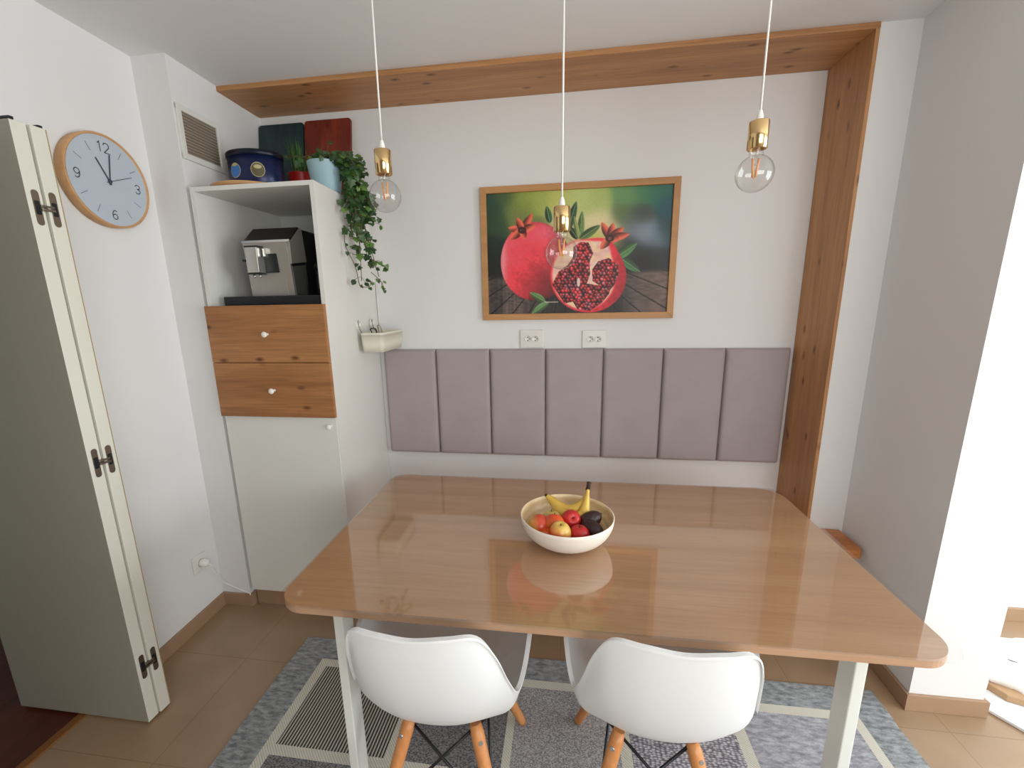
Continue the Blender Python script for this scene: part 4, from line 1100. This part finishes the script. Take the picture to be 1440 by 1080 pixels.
m = MB(); m.tube([(1.080, -1.009, z0+.142), (1.083, -1.006, z0+.158), (1.084, -1.004, z0+.168)], [.0075, .0065, .0075], 8); m.build('stem', M_bant, bn)

# ------------------------------------------------------------------ pendant lamps
def pendant(x, y, zs, label):
    t = thing('pendant_lamp', label, 'pendant lamp', (x, y, H), 'pendant bulbs over the dining table')
    m = MB(); m.tube([(x, y, zs+.02), (x, y, H-.02)], .0028, 8); m.build('cord', M_cord, t)
    m = MB(); m.lathe([(0, H-.0005), (.05, H-.0005), (.05, H-.022), (.044, H-.026), (0, H-.026)], 32, (x, y, 0)); m.build('ceiling_rose', M_gloss_white, t)
    m = MB(); m.lathe([(.0045, zs+.026), (.0075, zs+.016), (.0095, zs+.001), (.0095, zs), (0, zs)], 16, (x, y, 0)); m.build('cord_grip', M_gloss_white, t)
    m = MB(); m.lathe([(0, zs), (.0235, zs), (.0245, zs-.0015), (.0245, zs-.066), (.0235, zs-.067), (.0215, zs-.067), (.0215, zs-.05), (0, zs-.05)], 40, (x, y, 0)); m.build('socket', M_gold, t)
    # G95 globe bulb
    zcn = zs-.067-.016-.043; Rb = .0465
    prof = [(.0150, zs-.058), (.0152, zs-.072), (.0175, zs-.078)]
    a0 = math.acos(min(1, (zs-.082-zcn)/Rb))
    prof += [(Rb*math.sin(a), zcn+Rb*math.cos(a)) for a in [a0+(PI-a0)*k/24 for k in range(25)]][:-1]+[(0, zcn-Rb)]
    m = MB(); m.lathe(prof, 40, (x, y, 0)); bl = m.build('bulb', M_glass, t)
    m = MB(); m.lathe([(.010, zs-.060), (.0045, zs-.075), (.0035, zs-.098), (.006, zs-.104), (0, zs-.106)], 14, (x, y, 0)); m.build('glass_stem', M_glass, bl)
    m = MB()
    for s in (-1, 1):
        m.tube([(x+s*.008, y, zs-.088), (x+s*.0035, y+.002, zs-.134)], .0026, 8)
    m.tube([(x+.0035, y, zs-.134), (x, y, zs-.138), (x-.0035, y, zs-.134)], .0008, 6)
    m.build('filament', M_fil, bl)
pendant(.462, -1.0, 1.937, 'gold pendant with clear globe bulb hanging left, beside the ivy')
pendant(.988, -1.0, 1.757, 'lowest gold pendant with globe bulb, hanging before the picture')
pendant(1.497, -1.0, 1.942, 'gold pendant with clear globe bulb hanging right, nearest the oak upright')

# ------------------------------------------------------------------ bag and board beyond the stub wall
M_bag = mat('white_bag', srgb(236, 233, 230), .6, noise=(12, .03)); M_tan = mat('tan_paper', srgb(176, 142, 108), .7); M_boardw = mat('white_board', srgb(232, 234, 236), .3)
MM = Matrix.Translation((2.512, -.782, 0)) @ Matrix.Rotation(math.radians(-56), 4, 'Z')
m = MB(); m.box(.0, .62, .012, .46, .001, .013, .002, M=MM)
o = m.build('floor_panel', M_boardw, loc=(2.83, -.98, 0)); tag(o, 'flat white panel lying on the floor beyond the stub wall', 'panel')
bg = thing('shopping_bag', 'crumpled white bag lying on the floor behind the stub wall', 'bag', (2.80, -.68, .0135))
m = MB(); nu, nv = 36, 18; rows = []
rb = random.Random(4)
fold = [rb.uniform(0, 6.28) for _ in range(6)]
for j in range(nv+1):
    ph = PI*j/nv; row = []
    for i in range(nu):
        a = 2*PI*i/nu
        w = 1+.10*math.sin(3*a+fold[0]+2*ph)+.06*math.sin(7*a+fold[1]-3*ph)+.05*math.sin(11*a+4*ph+fold[2])
        X = .165*math.sin(ph)*math.cos(a)*w; Y = .13*math.sin(ph)*math.sin(a)*w
        Zz = .066+.066*-math.cos(ph)*(1+.1*math.sin(5*a+fold[3]))+.035*(Y/.12)*(ph/PI)
        row.append(Vector((2.795+X, -.662+Y, max(.0136, Zz+.006))))
    rows.append(row)
m.grid(rows, True); m.build('bag_body', M_bag, bg)
m = MB(); m.prism([(2.60, -.685), (2.635, -.765), (2.70, -.79), (2.76, -.77), (2.72, -.65)], .0137, .042, bevel=.004); m.build('paper_lining', M_tan, bg)
for k, (xx, yy, zz) in enumerate(((2.735, -.60, .125), (2.75, -.615, .125), (2.765, -.63, .122))):
    pass
m = MB()
for k in range(3):
    m.tube([(2.700+.010*k, -.668-.014*k, .116-.004*k), (2.728+.012*k, -.695-.014*k, .118-.006*k)], .0018, 6)
m.build('print_mark', mat('grey_print', srgb(96, 92, 100), .6), bg)

# ------------------------------------------------------------------ light
def area(name, loc, rot, sx, sy, power, col):
    l = bpy.data.lights.new(name, 'AREA'); l.shape = 'RECTANGLE'; l.size = sx; l.size_y = sy; l.energy = power; l.color = col
    o = bpy.data.objects.new(name, l); COL.objects.link(o); o.location = loc; o.rotation_euler = rot; return o
area('daylight_balcony_window', (WX+.16, ym, (wz0+wz1)/2), (0, PI/2, 0), wz1-wz0, wy1-wy0, 164, (.92, .975, 1.0))
area('fill_light_rear', (xm, -3.97, (bz0+bz1)/2), (PI/2, 0, 0), bx1-bx0, bz1-bz0, 76, (1.0, .985, .985))  # added fill from behind the camera, sized to its opening
w = bpy.data.worlds.new('world'); SC.world = w; w.use_nodes = True
w.node_tree.nodes['Background'].inputs[0].default_value = (.8, .9, 1, 1); w.node_tree.nodes['Background'].inputs[1].default_value = .6

# ------------------------------------------------------------------ camera
cam = bpy.data.cameras.new('camera'); co_ = bpy.data.objects.new('camera', cam); COL.objects.link(co_)
Rv = Vector((.9899011, .14051745, -.01872602)); Uv = Vector((-.01221081, .2161262, .97628908)); Fv = Vector((-.14123284, .96620097, -.21565939))
co_.matrix_world = Matrix(((Rv.x, Uv.x, -Fv.x, 1.0014), (Rv.y, Uv.y, -Fv.y, -2.3648), (Rv.z, Uv.z, -Fv.z, 1.4973), (0, 0, 0, 1)))
cam.sensor_width = 36; cam.sensor_fit = 'HORIZONTAL'; cam.lens = 620.923/1440*36
cam.shift_x = 15.0354/1440; cam.shift_y = 20.3038/1440
cam.clip_start = .02
SC.camera = co_
vs = SC.view_settings; vs.view_transform = 'Standard'; vs.look = 'None'; vs.exposure = 0.0; vs.gamma = 1; vs.use_curve_mapping = False
SC.cycles.max_bounces = 10; SC.cycles.diffuse_bounces = 6; SC.cycles.transparent_max_bounces = 16
